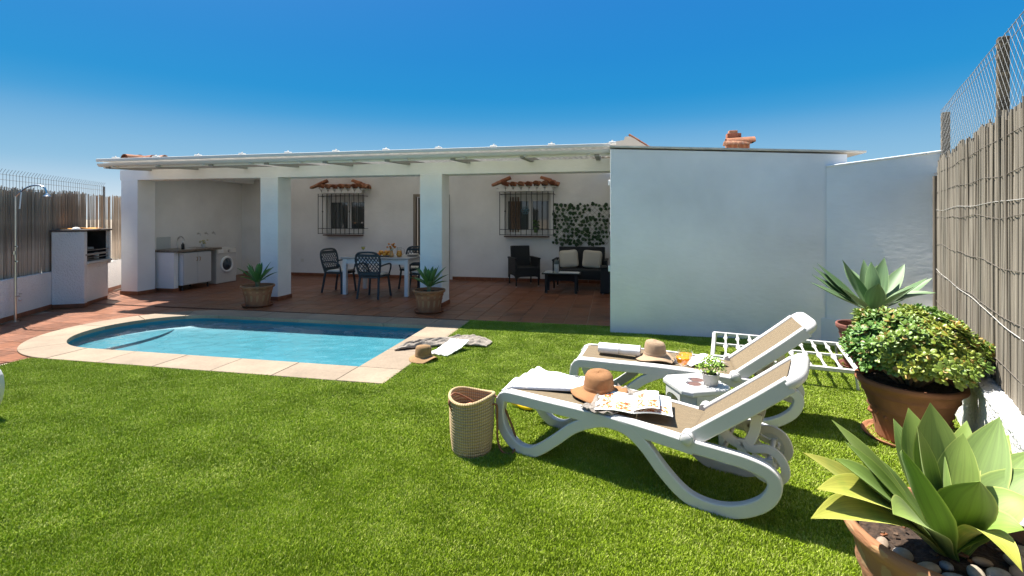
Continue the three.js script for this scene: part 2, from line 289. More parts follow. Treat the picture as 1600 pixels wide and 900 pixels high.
// ---------- house ----------
{
  const h = thing('white_house', 'long low white house with a covered patio and two grilled windows', 'house');
  const wallBack = new THREE.Shape([[-10.1, 0], [.2, 0], [.2, 2.62], [-10.1, 2.62]].map(p => new THREE.Vector2(...p)));
  const hole = (x0, x1, y0, y1) => wallBack.holes.push(new THREE.Path([[x0, y0], [x1, y0], [x1, y1], [x0, y1]].map(p => new THREE.Vector2(...p))));
  hole(-7.36, -6.26, 1.12, 2.14); hole(-2.56, -1.44, 1.12, 2.14); hole(-4.92, -3.98, 0, 2.14);
  const bw = muv(new THREE.ExtrudeGeometry(wallBack, { depth: .25, bevelEnabled: false })); bw.translate(0, 0, -11.7);
  mesh('back_wall', bw, M.plaster, h);
  mesh('room_backing', box(10.3, 2.7, .1, -4.9, 1.35, -12.6), std([.35, .33, .3], .9), h);
  { // left-hand kitchen wall, a little askew
    const a = [-9.42, -8.25], b = [-9.92, -11.5], len = Math.hypot(b[0] - a[0], b[1] - a[1]), ang = Math.atan2(b[0] - a[0], b[1] - a[1]);
    const g = box(.2, 2.66, len, 0, 1.33, 0); g.rotateY(ang); g.translate((a[0] + b[0]) / 2 - .1, 0, (a[1] + b[1]) / 2); mesh('side_wall', g, M.plaster, h);
  }
  for (const [x0, x1] of [[-9.6, -9.2], [-6.42, -6.05], [-3.26, -2.86]]) {
    const p = mesh('pillar', rbox(x1 - x0, 2.295, .38, .006, (x0 + x1) / 2, 1.1475, -8.07), M.plaster, h);
    mesh('skirting', [box(x1 - x0 + .024, .075, .404, (x0 + x1) / 2, .05, -8.07)], M.skirting, p);
  }
  mesh('beam', box(9.6, .2, .36, -4.83, 2.396, -8.065), M.plaster, h);
  mesh('gable_infill', box(.18, .3, 3.2, -9.52, 2.6, -9.75, 0), M.plaster, h);
  // skirting boards of the back wall, tile by tile
  for (let x = -9.85; x < -.1; x += .332) { if (x > -5.2 && x < -3.98) continue; mesh('skirting_tile', box(.328, .075, .012, x + .164, .055, -11.443), M.skirting, h); }
  // roof of the patio: sheets on rafters, gutter
  const roof = thingPart('patio_roof', h);
  const slope = (.2) / 4.6, ry = z => 2.555 + (-7.0 - z) * slope;
  const sheetMat = phy([.8, .78, .73], .95, { map: blotch(.8, 1, 10, 4, 130), transmission: .19, thickness: 0 });      // corrugated roofing; opal translucency is assumed, added to brighten the patio below
  { const pts = [], n = 180; // corrugated sheets
    const g = new THREE.PlaneGeometry(8.95, 4.75, 360, 1); g.rotateX(-Math.PI / 2); const p = g.attributes.position;
    for (let i = 0; i < p.count; i++) { const z = p.getZ(i) - 9.32, x = p.getX(i) - 4.505; p.setXYZ(i, x, ry(z) + .012 * Math.sin(x * 2 * Math.PI / .1), z); }
    g.computeVertexNormals(); mesh('roof_sheet', muv(g), sheetMat, roof);
}
  mesh('kitchen_roof', box(1.12, .06, 3.7, -9.5, 2.66, -9.9), M.plaster, roof);
  mesh('edge_trim', rbox(8.95, .05, .03, .006, -4.5, 2.567, -6.93), std([.68, .64, .58], .7), roof);
  for (let i = 0; i < 11; i++) mesh('clip', [rbox(.1, .035, .07, .008, -8.6 + i * .86, 2.6, -6.965), cyl(.012, .012, .03, -8.6 + i * .86, 2.61, -6.965, 8)], M.offWhite, roof);
  for (let i = 0; i < 9; i++) mesh('rafter', box(.07, .085, 4.5, 0, 0, 0).rotateX(slope).translate(-8.9 + i * 1.085, ry(-9.3) - .085, -9.3), std([.3, .29, .27], .8), roof);
  { // half-round gutter with end cap
    const pr = []; for (let i = 0; i <= 12; i++) { const a = Math.PI * i / 12; pr.push([Math.cos(a) * .055, -Math.sin(a) * .055]); } for (let i = 12; i >= 0; i--) { const a = Math.PI * i / 12; pr.push([Math.cos(a) * .05, -Math.sin(a) * .05]); }
    const g = new THREE.ExtrudeGeometry(new THREE.Shape(pr.map(p => new THREE.Vector2(...p))), { depth: 9.0, bevelEnabled: false, curveSegments: 4 }); g.rotateY(Math.PI / 2); g.translate(-9.03, 2.515, -7.03);
    const gt = mesh('gutter', g, M.white, roof);
    mesh('front_fascia', box(9.0, .1, .02, -4.53, 2.49, -7.1), M.whiteMatt, roof);
    mesh('end_cap', new THREE.CylinderGeometry(.055, .055, .008, 20, 1, false, Math.PI, Math.PI).rotateZ(Math.PI / 2).rotateX(Math.PI).translate(-.05, 2.515, -7.03), M.white, gt);
    for (let i = 0; i < 10; i++) mesh('gutter_bracket', box(.03, .012, .17, -8.7 + i * .93, 2.452, -7.07), M.offWhite, gt);
  }
  // barrel tiles on the left verge
  const half = new THREE.CylinderGeometry(.085, .1, .42, 12, 1, false, 0, Math.PI); half.rotateZ(Math.PI / 2);
  const halfIn = mergeGeometries([half.clone(), half.clone().scale(1, .86, .86)]);
  for (let i = 0; i < 5; i++) { const m = mesh('verge_tile', halfIn, potMats()[i % 3], roof); m.position.set(-9.42, 2.72 + i * .014, -8.0 - i * .38); m.rotation.y = Math.PI / 2 + rr(-.05, .05); }
  for (let i = 0; i < 3; i++) { const m = mesh('verge_tile', halfIn, potMats()[i % 3], roof); m.position.set(-9.75 + i * .3, 2.74 - i * .01, -8.25); m.rotation.y = rr(-.08, .08); m.rotation.z = .05; }
  // closed block on the right
  const blk = thingPart('side_room', h);
  const fr = new THREE.Shape([[-.03, 0], [2.82, 0], [2.82, 2.33], [-.03, 2.475]].map(p => new THREE.Vector2(...p)));
  const fg = muv(new THREE.ExtrudeGeometry(fr, { depth: 5, bevelEnabled: true, bevelSize: .008, bevelThickness: .008, bevelOffset: -.008, bevelSegments: 2 })); fg.translate(0, 0, -11.66);
  mesh('room_wall', fg, M.plaster, blk);
  const sg = box(3.06, .024, 5.05, 0, 0, 0).rotateZ(-.0508).translate(1.49, 2.428, -9.155); mesh('roof_slab', sg, std([.72, .66, .57], .85, { map: blotch(.8, 1, 10, 4, 140) }), blk);
  for (const y of [2.02, .86]) mesh('wall_bracket', rbox(.03, .08, .05, .008, -.042, y, -6.7), M.whiteMatt, blk);
  // plastered gable end of the roof behind, edged in tile
  const gs = new THREE.Shape([[-.35, 2.5], [.72, 2.5], [.68, 2.76], [.32, 3.0], [.22, 3.0], [.2, 2.94], [-.35, 2.86]].map(p => new THREE.Vector2(...p)));
  mesh('gable_end', muv(new THREE.ExtrudeGeometry(gs, { depth: .3, bevelEnabled: false })).translate(0, 0, -9.2), std([.62, .55, .46], .9, { map: plasterMap }), blk);
  for (let i = 0; i < 3; i++) { const m = mesh('ridge_tile', halfIn.clone().scale(.5, .4, .5), potMats()[i], blk); m.position.set(.37 + i * .13, 2.985 - i * .088, -9.03); m.rotation.z = -.6; }
  { const m = mesh('ridge_tile', halfIn.clone().scale(1.2, .4, .5), potMats()[1], blk); m.position.set(-.05, 2.87, -8.95); m.rotation.z = .1; }

  // windows
  for (const [x0, x1, kind] of [[-7.36, -6.26, 0], [-2.56, -1.44, 1]]) {
    const w = thingPart('window', h), cx = (x0 + x1) / 2, W = x1 - x0;
    mesh('frame', [box(W, .06, .06, cx, 2.11, -11.6), box(W, .06, .06, cx, 1.15, -11.6), box(.06, .9, .06, x0 + .03, 1.63, -11.6), box(.06, .9, .06, x1 - .03, 1.63, -11.6), box(.1, .9, .05, cx + .06, 1.63, -11.6), box(W, .14, .04, cx, 2.02, -11.605), box(W, .08, .04, cx, 1.22, -11.605)], M.white, w);
    for (const s of [0, 1]) { const px = s ? cx + .11 + (x1 - .06 - cx - .11) / 2 : (x0 + .06 + cx + .01) / 2, pw = s ? x1 - .06 - cx - .11 : cx + .01 - x0 - .06; mesh('pane', box(pw, .69, .012, px, 1.605, -11.605), M.glassDark, w);
      if (!kind || s) mesh('curtain', slab((u, v) => [px - pw * .42 + u * pw * .84, 1.28 + v * .66, -11.66 + .012 * Math.sin(u * 30)], 24, 1, .004), std(kind ? [.5, .55, .6] : [.1, .11, .12], .9), w); }
    if (kind) { mesh('curtain', slab((u, v) => [x0 + .1 + u * .26, 1.2 + v * .85, -11.58 + .014 * Math.sin(u * 25)], 16, 1, .004), std([.3, .22, .17], .95), w);
      mesh('sill_plant', [...Array(16)].map(() => sph(.03, cx + .2 + rr(-.06, .06), 1.36 + rr(-.06, .12), -11.5 + rr(-.03, .03), 1, .5, .8, 6, 5)).concat([cyl(.045, .06, .12, cx + .2, 1.19, -11.5, 12)]), std([.08, .16, .05], .8), w); }
    mesh('sill', box(W - .05, .03, .3, cx, 1.1, -11.42), std([.14, .09, .07], .6), w);
    // wrought iron grille standing proud of the wall
    const zg = -11.2, ga = x0 - .06, gb = x1 + .1, gr = thingPart('grille', w);
    for (const y of [2.1, 1.27, 1.145]) mesh('grille_rail', [box(gb - ga, .012, .03, (ga + gb) / 2, y, zg), ...(y < 1.2 ? [] : [ga, gb].map(x => box(.013, .011, .26, x, y, zg - .13)))], M.iron, gr);
    const nb = 11; for (let i = 0; i < nb; i++) { const x = ga + (gb - ga) * i / (nb - 1); mesh('bar', [bar([x, 1.13, zg], [x, 2.16, zg], .0085, 6), ...(i % 3 == 1 ? [sph(.018, x, 1.7, zg, 1, 1.3, 1, 8, 6)] : [])], M.iron, gr); }
    if (kind) { const c = [cx + .0, 1.72]; mesh('ornament', [...Array(6)].map((_, k) => new THREE.TorusGeometry(.035, .009, 6, 12).translate(c[0] + .055 * Math.cos(k * 1.047), c[1] + .055 * Math.sin(k * 1.047), zg + .012)).concat([sph(.03, c[0], c[1], zg + .012)]), M.ironBlue, gr); }
    // little tiled canopy: plaster corbels below, barrel tiles on top
    const cn = mesh('canopy', box(W + .3, .03, .3, cx, 2.27, -11.3), M.plaster, w), nt = 7;
    for (let i = 0; i < nt; i++) { const x = cx - .56 + i * 1.12 / (nt - 1);
      const t = new THREE.Shape([[-.088, 0], [.088, 0], [.088, .04], [0, .17], [-.088, .04]].map(p => new THREE.Vector2(...p)));
      mesh('corbel', muv(new THREE.ExtrudeGeometry(t, { depth: .05, bevelEnabled: false })).translate(x, 2.17, -11.17), M.plaster, cn);
      const m = mesh('canopy_tile', halfIn.clone().scale(.95, 1.05, .95), potMats()[(i * 2 + kind) % 3], cn); m.position.set(x + .09, 2.31 + rr(-.008, .008), -11.24); m.rotation.set(.25, Math.PI / 2 + rr(-.05, .05), 0, 'YXZ'); }
    for (const s of [-1, 1]) for (let k = 0; k < 3; k++) { const m = mesh('canopy_tile', halfIn.clone().scale(.6, .8, .8), potMats()[k], cn); m.position.set(cx + s * (.47 + k * .1), 2.42 - k * .045, -11.2 + k * .01); m.rotation.set(0, rr(-.1, .1), -s * .32); }
  }
  // door between the patio and the house
  const dr = thingPart('door', h);
  mesh('door_frame', [box(.07, 2.14, .1, -4.885, 1.07, -11.5), box(.07, 2.14, .1, -4.015, 1.07, -11.5), box(.8, .07, .1, -4.45, 2.105, -11.5)], std([.24, .2, .16], .6), dr);
  mesh('door_leaf', rbox(.78, 2.04, .045, .006, -4.45, 1.035, -11.6), M.wood, dr);
  for (const y of [.35, .95, 1.6]) mesh('door_panel', rbox(.56, .42, .02, .006, -4.45, y, -11.572), M.wood, dr);
  mesh('handle', [bar([-4.13, 1.05, -11.57], [-4.13, 1.05, -11.53], .01), bar([-4.13, 1.05, -11.53], [-4.24, 1.05, -11.53], .009)], M.steel, dr);
  mesh('door_seal', box(.025, 2.12, .06, -3.97, 1.06, -11.425), M.black, dr);
  mesh('wall_socket', rbox(.085, .085, .012, .004, -8.05, .42, -11.444), M.offWhite, h);
  // roofless chimney stub of brick and tile
  const ch = thing('chimney_stub', 'stubby brick chimney capped with terracotta tiles on the flat roof', 'chimney', [1.86, 2.36, -8]);
  for (let k = 0; k < 4; k++) for (const s of [-1, 1]) mesh('brick', rbox(.16, .06, .11, .006, s * .085 + (k % 2 ? .02 : 0), .08 + k * .066, 0), potMats()[k % 3], ch);
  mesh('mortar', box(.3, .36, .09, .01, .16, 0), M.grout, ch);
  { const m = mesh('cap_tile', halfIn.clone().scale(.95, .9, 1.1), potMats()[0], ch); m.position.set(.04, .33, .06); const m2 = mesh('cap_tile', halfIn.clone().scale(.8, .8, 1), potMats()[2], ch); m2.position.set(-.02, .29, .1); m2.rotation.y = .15;
    mesh('top_brick', rbox(.2, .07, .12, .008, -.04, .445, .02), potMats()[1], ch); mesh('top_brick', rbox(.12, .05, .1, .008, -.05, .5, .02), potMats()[2], ch); }
}
function potMats() { return potMats.c ??= [potMat(9, [.42, .15, .07]), potMat(10, [.34, .11, .055]), potMat(11, [.46, .2, .11])]; }
function thingPart(name, parent) { const g = new THREE.Group(); g.name = name; parent.add(g); return g; }

// ---------- boundary walls and fences ----------
const wallAng = Math.atan2(-eW[1], eW[0]);                 // rotation.y that lays local x along eW
{ // white garden wall closing the back right corner
  const a = [2.62, -6.62], b = [3.46, -6.19], len = Math.hypot(b[0] - a[0], b[1] - a[1]);
  const w = thing('garden_wall', 'tall white rendered garden wall behind the agave in the corner', 'wall', [a[0], 0, a[1]], Math.atan2(-(b[1] - a[1]), b[0] - a[0]));
  mesh('wall_body', muv(new THREE.ExtrudeGeometry(new THREE.Shape([[-.04, 0], [len + .12, 0], [len + .12, 2.27], [-.04, 2.17]].map(p => new THREE.Vector2(...p))), { depth: .18, bevelEnabled: false })).translate(0, 0, -.18), M.plaster, w);
  mesh('coping', rbox(len + .17, .022, .2, .008).rotateZ(.0898).translate(len / 2 + .04, 2.232, -.088), M.whiteMatt, w);
  mesh('access_panel', rbox(.3, .3, .012, .004, .05, .16, .008), M.whiteMatt, w);
}
const CAP = .5;
{ // low white wall on the right with reed screen, posts and netting above
  const t0 = -3.4, t1 = 6.7, o = onW(t0), w = thing('low_wall', 'low white rendered wall under the tall reed fence', 'wall', [o[0], 0, o[1]], wallAng);
  mesh('wall_body', box(t1 - t0, CAP - .03, .2, (t1 - t0) / 2, (CAP - .03) / 2, .1), M.roughcast, w);
  for (let i = 0; i < 11; i++) mesh('cap_stone', rbox(.894, .03, .215, .008, .45 + i * .9, CAP - .015, .1), M.roughcast, w);

  const f = thing('reed_fence', 'tall weathered grey reed fence with wire netting above the low wall', 'fence', [o[0], CAP, o[1]], wallAng), R = t1 - t0, zf = .1;
  const grain = k => tex(128, (u, v) => { const a = fbm(u * 8, v * 3, 1, 3, 150 + k), b = fbm(u * 30, v * 5, 5, 3, 160 + k); const q = .55 + .3 * a + .3 * b; return [q, q * .985, q * .96]; }, true);
  const reedM = [[.32, .285, .235], [.37, .335, .28], [.26, .228, .185], [.41, .37, .31], [.18, .152, .12]].map((c, k) => std(c, .95, { map: grain(k) }));
  const reedG = [0, 1, 2, 3].map(k => { const g = new THREE.CylinderGeometry(.0068 + .0008 * k, .0085 + .0008 * k, 1, 6, 3); const p = g.attributes.position; for (let i = 0; i < p.count; i++) { const y = p.getY(i); p.setX(i, p.getX(i) + .004 * Math.sin(y * 3 + k * 2)); p.setZ(i, p.getZ(i) * .8 + .003 * Math.cos(y * 4 + k)); } g.translate(0, .5, 0); g.computeVertexNormals(); return g; });
  const topAt = t => 1.655 + .03 * noise(t * 1.7, 3) + .02 * noise(t * 6, 9) + (t > 6.2 ? -.02 : 0);
  let n = 0; const rest = [], back = [];
  for (let t = 6.42; t > t0 + .02; t -= .0128) {
    const h = topAt(t) + rr(-.05, .035), x = t - t0;
    if (n++ < 290) { const m = mesh('reed', reedG[n % 4], reedM[[0, 1, 2, 0, 1, 3, 2, 0, 4][Math.floor(rnd() * 9)]], f); m.position.set(x + rr(-.003, .003), rr(0, .012), zf + rr(-.006, .006)); m.scale.set(rr(.6, 1.15), h, rr(.6, 1.2)); m.rotation.set(rr(-.004, .004), rr(0, 6.28), rr(-.008, .008)); }
    else if (n % 2) rest.push(reedG[n % 4].clone().scale(1.6, h, 1.4).translate(x, 0, zf));
  }
  mesh('far_reeds', rest, reedM[0], f).userData.kind = 'stuff';
  for (let x = .02; x < R - .05; x += .02) back.push(reedG[Math.floor(x * 50) % 4].clone().scale(1.6, 1.56 + rr(-.05, .02), 1).rotateZ(rr(-.008, .008)).translate(x, 0, zf + .022));
  mesh('backing_reeds', back, reedM[2], f).userData.kind = 'stuff';
  // binding wires and a white cord
  const wire = (y, r, mat, nm, amp, off = .0) => { const pts = []; for (let i = 0; i <= 40; i++) { const x = R * .3 + i * R * .698 / 40; pts.push([x, y + amp * noise(x * 1.3, y * 7) + off * (R - x), zf - .0135]); } mesh(nm, tube(pts, r, 160, 5), mat, f); };
  for (const y of [.16, .46, .76, 1.06, 1.32, 1.52]) wire(y, .0022, std([.13, .11, .09], .8), 'binding_wire', .035);
  const cord = std([.42, .4, .37], .7); wire(.5, .0028, cord, 'white_cord', .03, -.03); wire(1.14, .0024, cord, 'white_cord', .025, .0);
  { const m = mesh('end_stake', bar([6.46 - t0, 0, zf - .02], [6.47 - t0, 1.5, zf - .02], .02, 8), reedM[4], f); }
  // rusty posts
  const postMat = std([.42, .35, .27], .95, { map: tex(128, (u, v) => { const b = vn(u * 16, v * 40, 16, 171), a = fbm(u * 9, v * 9, 9, 3, 172); const q = .35 + .5 * a + (b > .7 ? .25 : 0); return [q, q * .94, q * .82]; }, true), bumpMap: tex(128, (u, v) => fbm(u * 20, v * 20, 20, 3, 173), false), bumpScale: .01 });
  for (const [t, top, r] of [[6.6, 2.2, .036], [4.13, 2.27, .03], [1.6, 2.25, .03], [-.9, 2.25, .03]]) { const m = mesh('post', rbox(r * 2, top + .2, r * 2, .01, t - t0, top / 2 - .1, zf + .08), postMat, f); }
  // diamond netting
  const net = [], A = .085, y0 = 1.45, y1 = 2.22, x0 = R * .28, x1 = 6.6 - t0, H = y1 - y0, s = 1, zn = zf + .038;
  for (let x = x0 - H * s; x < x1; x += A) for (const d of [1, -1]) {
    let xa = d > 0 ? x : x + H * s, xb = d > 0 ? x + H * s : x, ya = y0, yb = y1;
    const clip = (xe) => { };
    if (d > 0) { if (xa < x0) { ya = y0 + (x0 - xa) / s; xa = x0; } if (xb > x1) { yb = y1 - (xb - x1) / s; xb = x1; } }
    else { if (xb < x0) { yb = y1 - (x0 - xb) / s; xb = x0; } if (xa > x1) { ya = y0 + (xa - x1) / s; xa = x1; } }
    if (yb - ya > .02) net.push(bar([xa, ya, zn + d * .0012], [xb, yb, zn - d * .0012], .0011, 4));
  }
  net.push(tube([...Array(14)].map((_, i) => [x0 + (x1 - x0) * i / 13, y1 - .012 * Math.abs(Math.sin(i * 1.7)), zn]), .003, 80, 5), tube([...Array(14)].map((_, i) => [x0 + (x1 - x0) * i / 13, y1 - .07 - .012 * Math.abs(Math.sin(i * 1.1)), zn]), .0022, 80, 5));
  mesh('wire_netting', net, M.galv, f).userData.kind = 'stuff';
}
{ // left: low wall, reed screen, mesh panel
  const ang = Math.atan2(-wL[1], wL[0]), t0 = -11, t1 = 3.4, o = onL(t0), R = t1 - t0;
  const w = thing('low_wall', 'low white rendered wall behind the shower and barbecue', 'wall', [o[0], 0, o[1]], ang);
  mesh('wall_body', box(R, .63, .2, R / 2, .315, -.1), M.roughcast, w);
  for (let i = 0; i < 26; i++) mesh('skirting_tile', box(.328, .075, .012, 11 - 5.6 + i * .332, .045, .004), M.skirting, w);
  const f = thing('reed_fence', 'dark brown reed screen with gaps above the wall behind the barbecue', 'fence', [o[0], .62, o[1]], ang), zf = -.07;
  const reeds = [], pale = [];
  for (let x = .02; x < R - .02; x += .0135) {
    const t = x + t0; if (t > 1.0 && t < 2.4 && rnd() < (t > 1.5 ? .62 : .28)) continue;
    const hh = 1.39 + .03 * noise(x * 2, 1) + rr(-.04, .03), r = rr(.0055, .0095);
    const g = new THREE.CylinderGeometry(r * .8, r, hh, 5); g.rotateZ(rr(-.012, .012)); g.rotateX(rr(-.01, .01)); g.translate(x, hh / 2, zf + rr(-.01, .01)); (rnd() < .3 ? pale : reeds).push(g);
    if (t < .85 && rnd() < .8) { const q = new THREE.CylinderGeometry(.01, .011, hh - .05, 5); q.translate(x + .006, hh / 2 - .02, zf - .025); reeds.push(q); }
  }
  const gm = tex(128, (u, v) => { const q = .45 + .55 * fbm(u * 4, v * 4, 4, 4, 181); return [q, q * .97, q * .93]; }, true);
  mesh('reed_screen', reeds, std([.6, .52, .44], .95, { map: gm }), f).userData.kind = 'stuff';
  mesh('pale_reeds', pale, std([.72, .64, .55], .95, { map: gm }), f).userData.kind = 'stuff';
  for (const t of [1.72, 1.93, 2.24]) mesh('stake', bar([t - t0, 0, zf - .02], [t - t0, 1.37, zf - .02], .02, 8), std([.26, .15, .08], .9), f);
  mesh('corner_post', bar([2.08 - t0, 0, zf - .05], [2.08 - t0, 1.58, zf - .05], .022, 10), M.galv, f);
  const wires = [];
  for (let x = R - 6; x < R - 1.3; x += .075) { wires.push(bar([x, 1.2, zf - .05], [x, 1.6, zf - .05], .003, 4), bar([x, 1.6, zf - .05], [x + .012, 1.66, zf - .02], .003, 4)); }
  for (const y of [1.38, 1.5, 1.58]) wires.push(bar([R - 6, y, zf - .054], [R - 1.32, y, zf - .054], .003, 4));
  mesh('mesh_panel', wires, M.galv, f).userData.kind = 'stuff';
}

// ---------- left terrace: shower, barbecue ----------
{
  const p = onL(-1.07, .09), s = thing('garden_shower', 'slim steel garden shower with curved arm beside the low wall', 'shower', [p[0], 0, p[1]], YAW);
  mesh('pole', [cyl(.017, .017, 1.88, 0, 0, 0, 12), cyl(.045, .045, .012, 0, 0, 0, 20)], M.steel, s);
  mesh('arm', tube([[0, 1.86, 0], [.06, 1.92, 0], [.2, 2.01, 0], [.33, 2.03, 0], [.43, 2.0, 0], [.47, 1.91, 0]], .012, 40, 8), M.steel, s);
  mesh('shower_head', lathe([[0, .05], [.012, .05], [.02, .03], [.05, .004], [.05, 0], [0, 0]], 20).translate(.472, 1.865, 0), M.steel, s);
  mesh('hand_spray', bar([.1, 1.93, .01], [.085, 1.68, .02], .009), M.whiteMatt, s);
  mesh('valve', [cyl(.022, .022, .05, .0, 1.0, .02, 12), bar([0, 1.12, 0], [.05, 1.12, .02], .012), bar([0, .9, 0], [.06, .9, .03], .013)], M.steel, s);
  mesh('foot_tap', [bar([0, .38, 0], [.11, .38, .03], .01), bar([.09, .42, .03], [.13, .42, .03], .008), sph(.02, .1, .33, .03)], M.steel, s);
}
{
  const a = onL(0, 0), b = thing('barbecue', 'white masonry barbecue with a soot black open grill', 'barbecue', [a[0], 0, a[1]], Math.atan2(-wL[1], wL[0]));
  // local x runs along the wall away from the viewer, local z = -mL (into the yard)
  const D = .46, Wd = .95, soot = std([.03, .03, .035], .95, { map: blotch(.5, 1, 10, 4, 200) });
  mesh('cheek', rbox(.1, 1.3, D, .012, .05, .66, D / 2), M.roughcast, b);
  mesh('cheek', rbox(.05, .62, D, .01, Wd - .025, 1.0, D / 2), M.roughcast, b);
  mesh('base', box(Wd - .11, .66, D - .05, .1 + (Wd - .11) / 2, .4, D / 2 - .02), M.roughcast, b);
  mesh('plinth', box(Wd - .1, .07, D - .06, .1 + (Wd - .1) / 2, .035, D / 2 - .025), M.skirting, b);
  mesh('plinth', box(.112, .065, .47, .05, .04, +.232), M.skirting, b);
  mesh('sill', rbox(Wd - .08, .045, D + .03, .008, .08 + (Wd - .08) / 2, .755, D / 2 + .012), std([.5, .48, .44], .8), b);
  mesh('firebox_back', box(Wd - .16, .53, .02, .1 + (Wd - .16) / 2, 1.04, .03), soot, b);
  mesh('firebox_side', [box(.006, .52, D - .08, .104, 1.04, D / 2 - .02), box(.006, .52, D - .08, Wd - .054, 1.04, D / 2 - .02)], soot, b);
  mesh('top_slab', rbox(Wd + .03, .03, D + .03, .006, Wd / 2, 1.325, D / 2), std([.16, .12, .1], .9, { map: blotch(.5, 1, 12, 4, 203) }), b);
  for (const y of [.84, .97]) mesh('grate', [...Array(9)].map((_, i) => bar([.12 + i * .068, y, .06], [.12 + i * .068, y, D - .02], .005, 5)).concat([bar([.11, y, D - .02], [Wd - .06, y, D - .02], .008, 6), bar([.11, y, .06], [Wd - .06, y, .06], .006, 6)]), std([.25, .22, .2], .5, { metalness: .8 }), b);
  mesh('ledge', box(Wd - .17, .03, .06, .43, .9, D - .03), std([.3, .27, .24], .8), b);
  tag(mesh('grill_pan', rbox(.3, .05, .2, .015, 0, .025, 0).translate(0, 0, 0), std([.2, .19, .18], .4, { metalness: .7 })), 'flat metal pan left on the barbecue grate', 'pan');
  const pan = scene.children[scene.children.length - 1]; const pp = onL(.42, .24); pan.position.set(pp[0], .976, pp[1]); pan.rotation.y = 1.1;
  const jar = thing('glass_jar', 'small pale jar standing inside the barbecue opening', 'jar', [onL(.64, .36)[0], .8, onL(.64, .36)[1]]);
  mesh('jar_body', lathe([[0, 0], [.035, 0], [.038, .02], [.038, .07], [.03, .085], [.03, .1], [0, .1]], 16), std([.6, .65, .68], .2), jar); mesh('lid', cyl(.032, .032, .015, 0, .1, 0, 16), M.steel, jar);
  const cl = mesh('orange_cloth', slab((u, v) => [(u - .5) * .55, .006 + .02 * noise(u * 5, v * 4) * Math.min(1, 6 * u * (1 - u)) + .02, (v - .5) * .26], 20, 12, .004), std([.62, .28, .07], .95)); tag(cl, 'orange cloth lying on top of the barbecue', 'cloth');
  const cp = onL(.45, .22); cl.position.set(cp[0], 1.334, cp[1]); cl.rotation.y = 1.05;
  const bw = thing('white_bowl', 'upturned white bowl on top of the barbecue', 'bowl', [onL(.1, .3)[0], 1.34, onL(.1, .3)[1]]); mesh('bowl_body', lathe([[.06, 0], [.062, .01], [.045, .035], [.02, .045], [0, .045]], 20), M.white, bw);
}
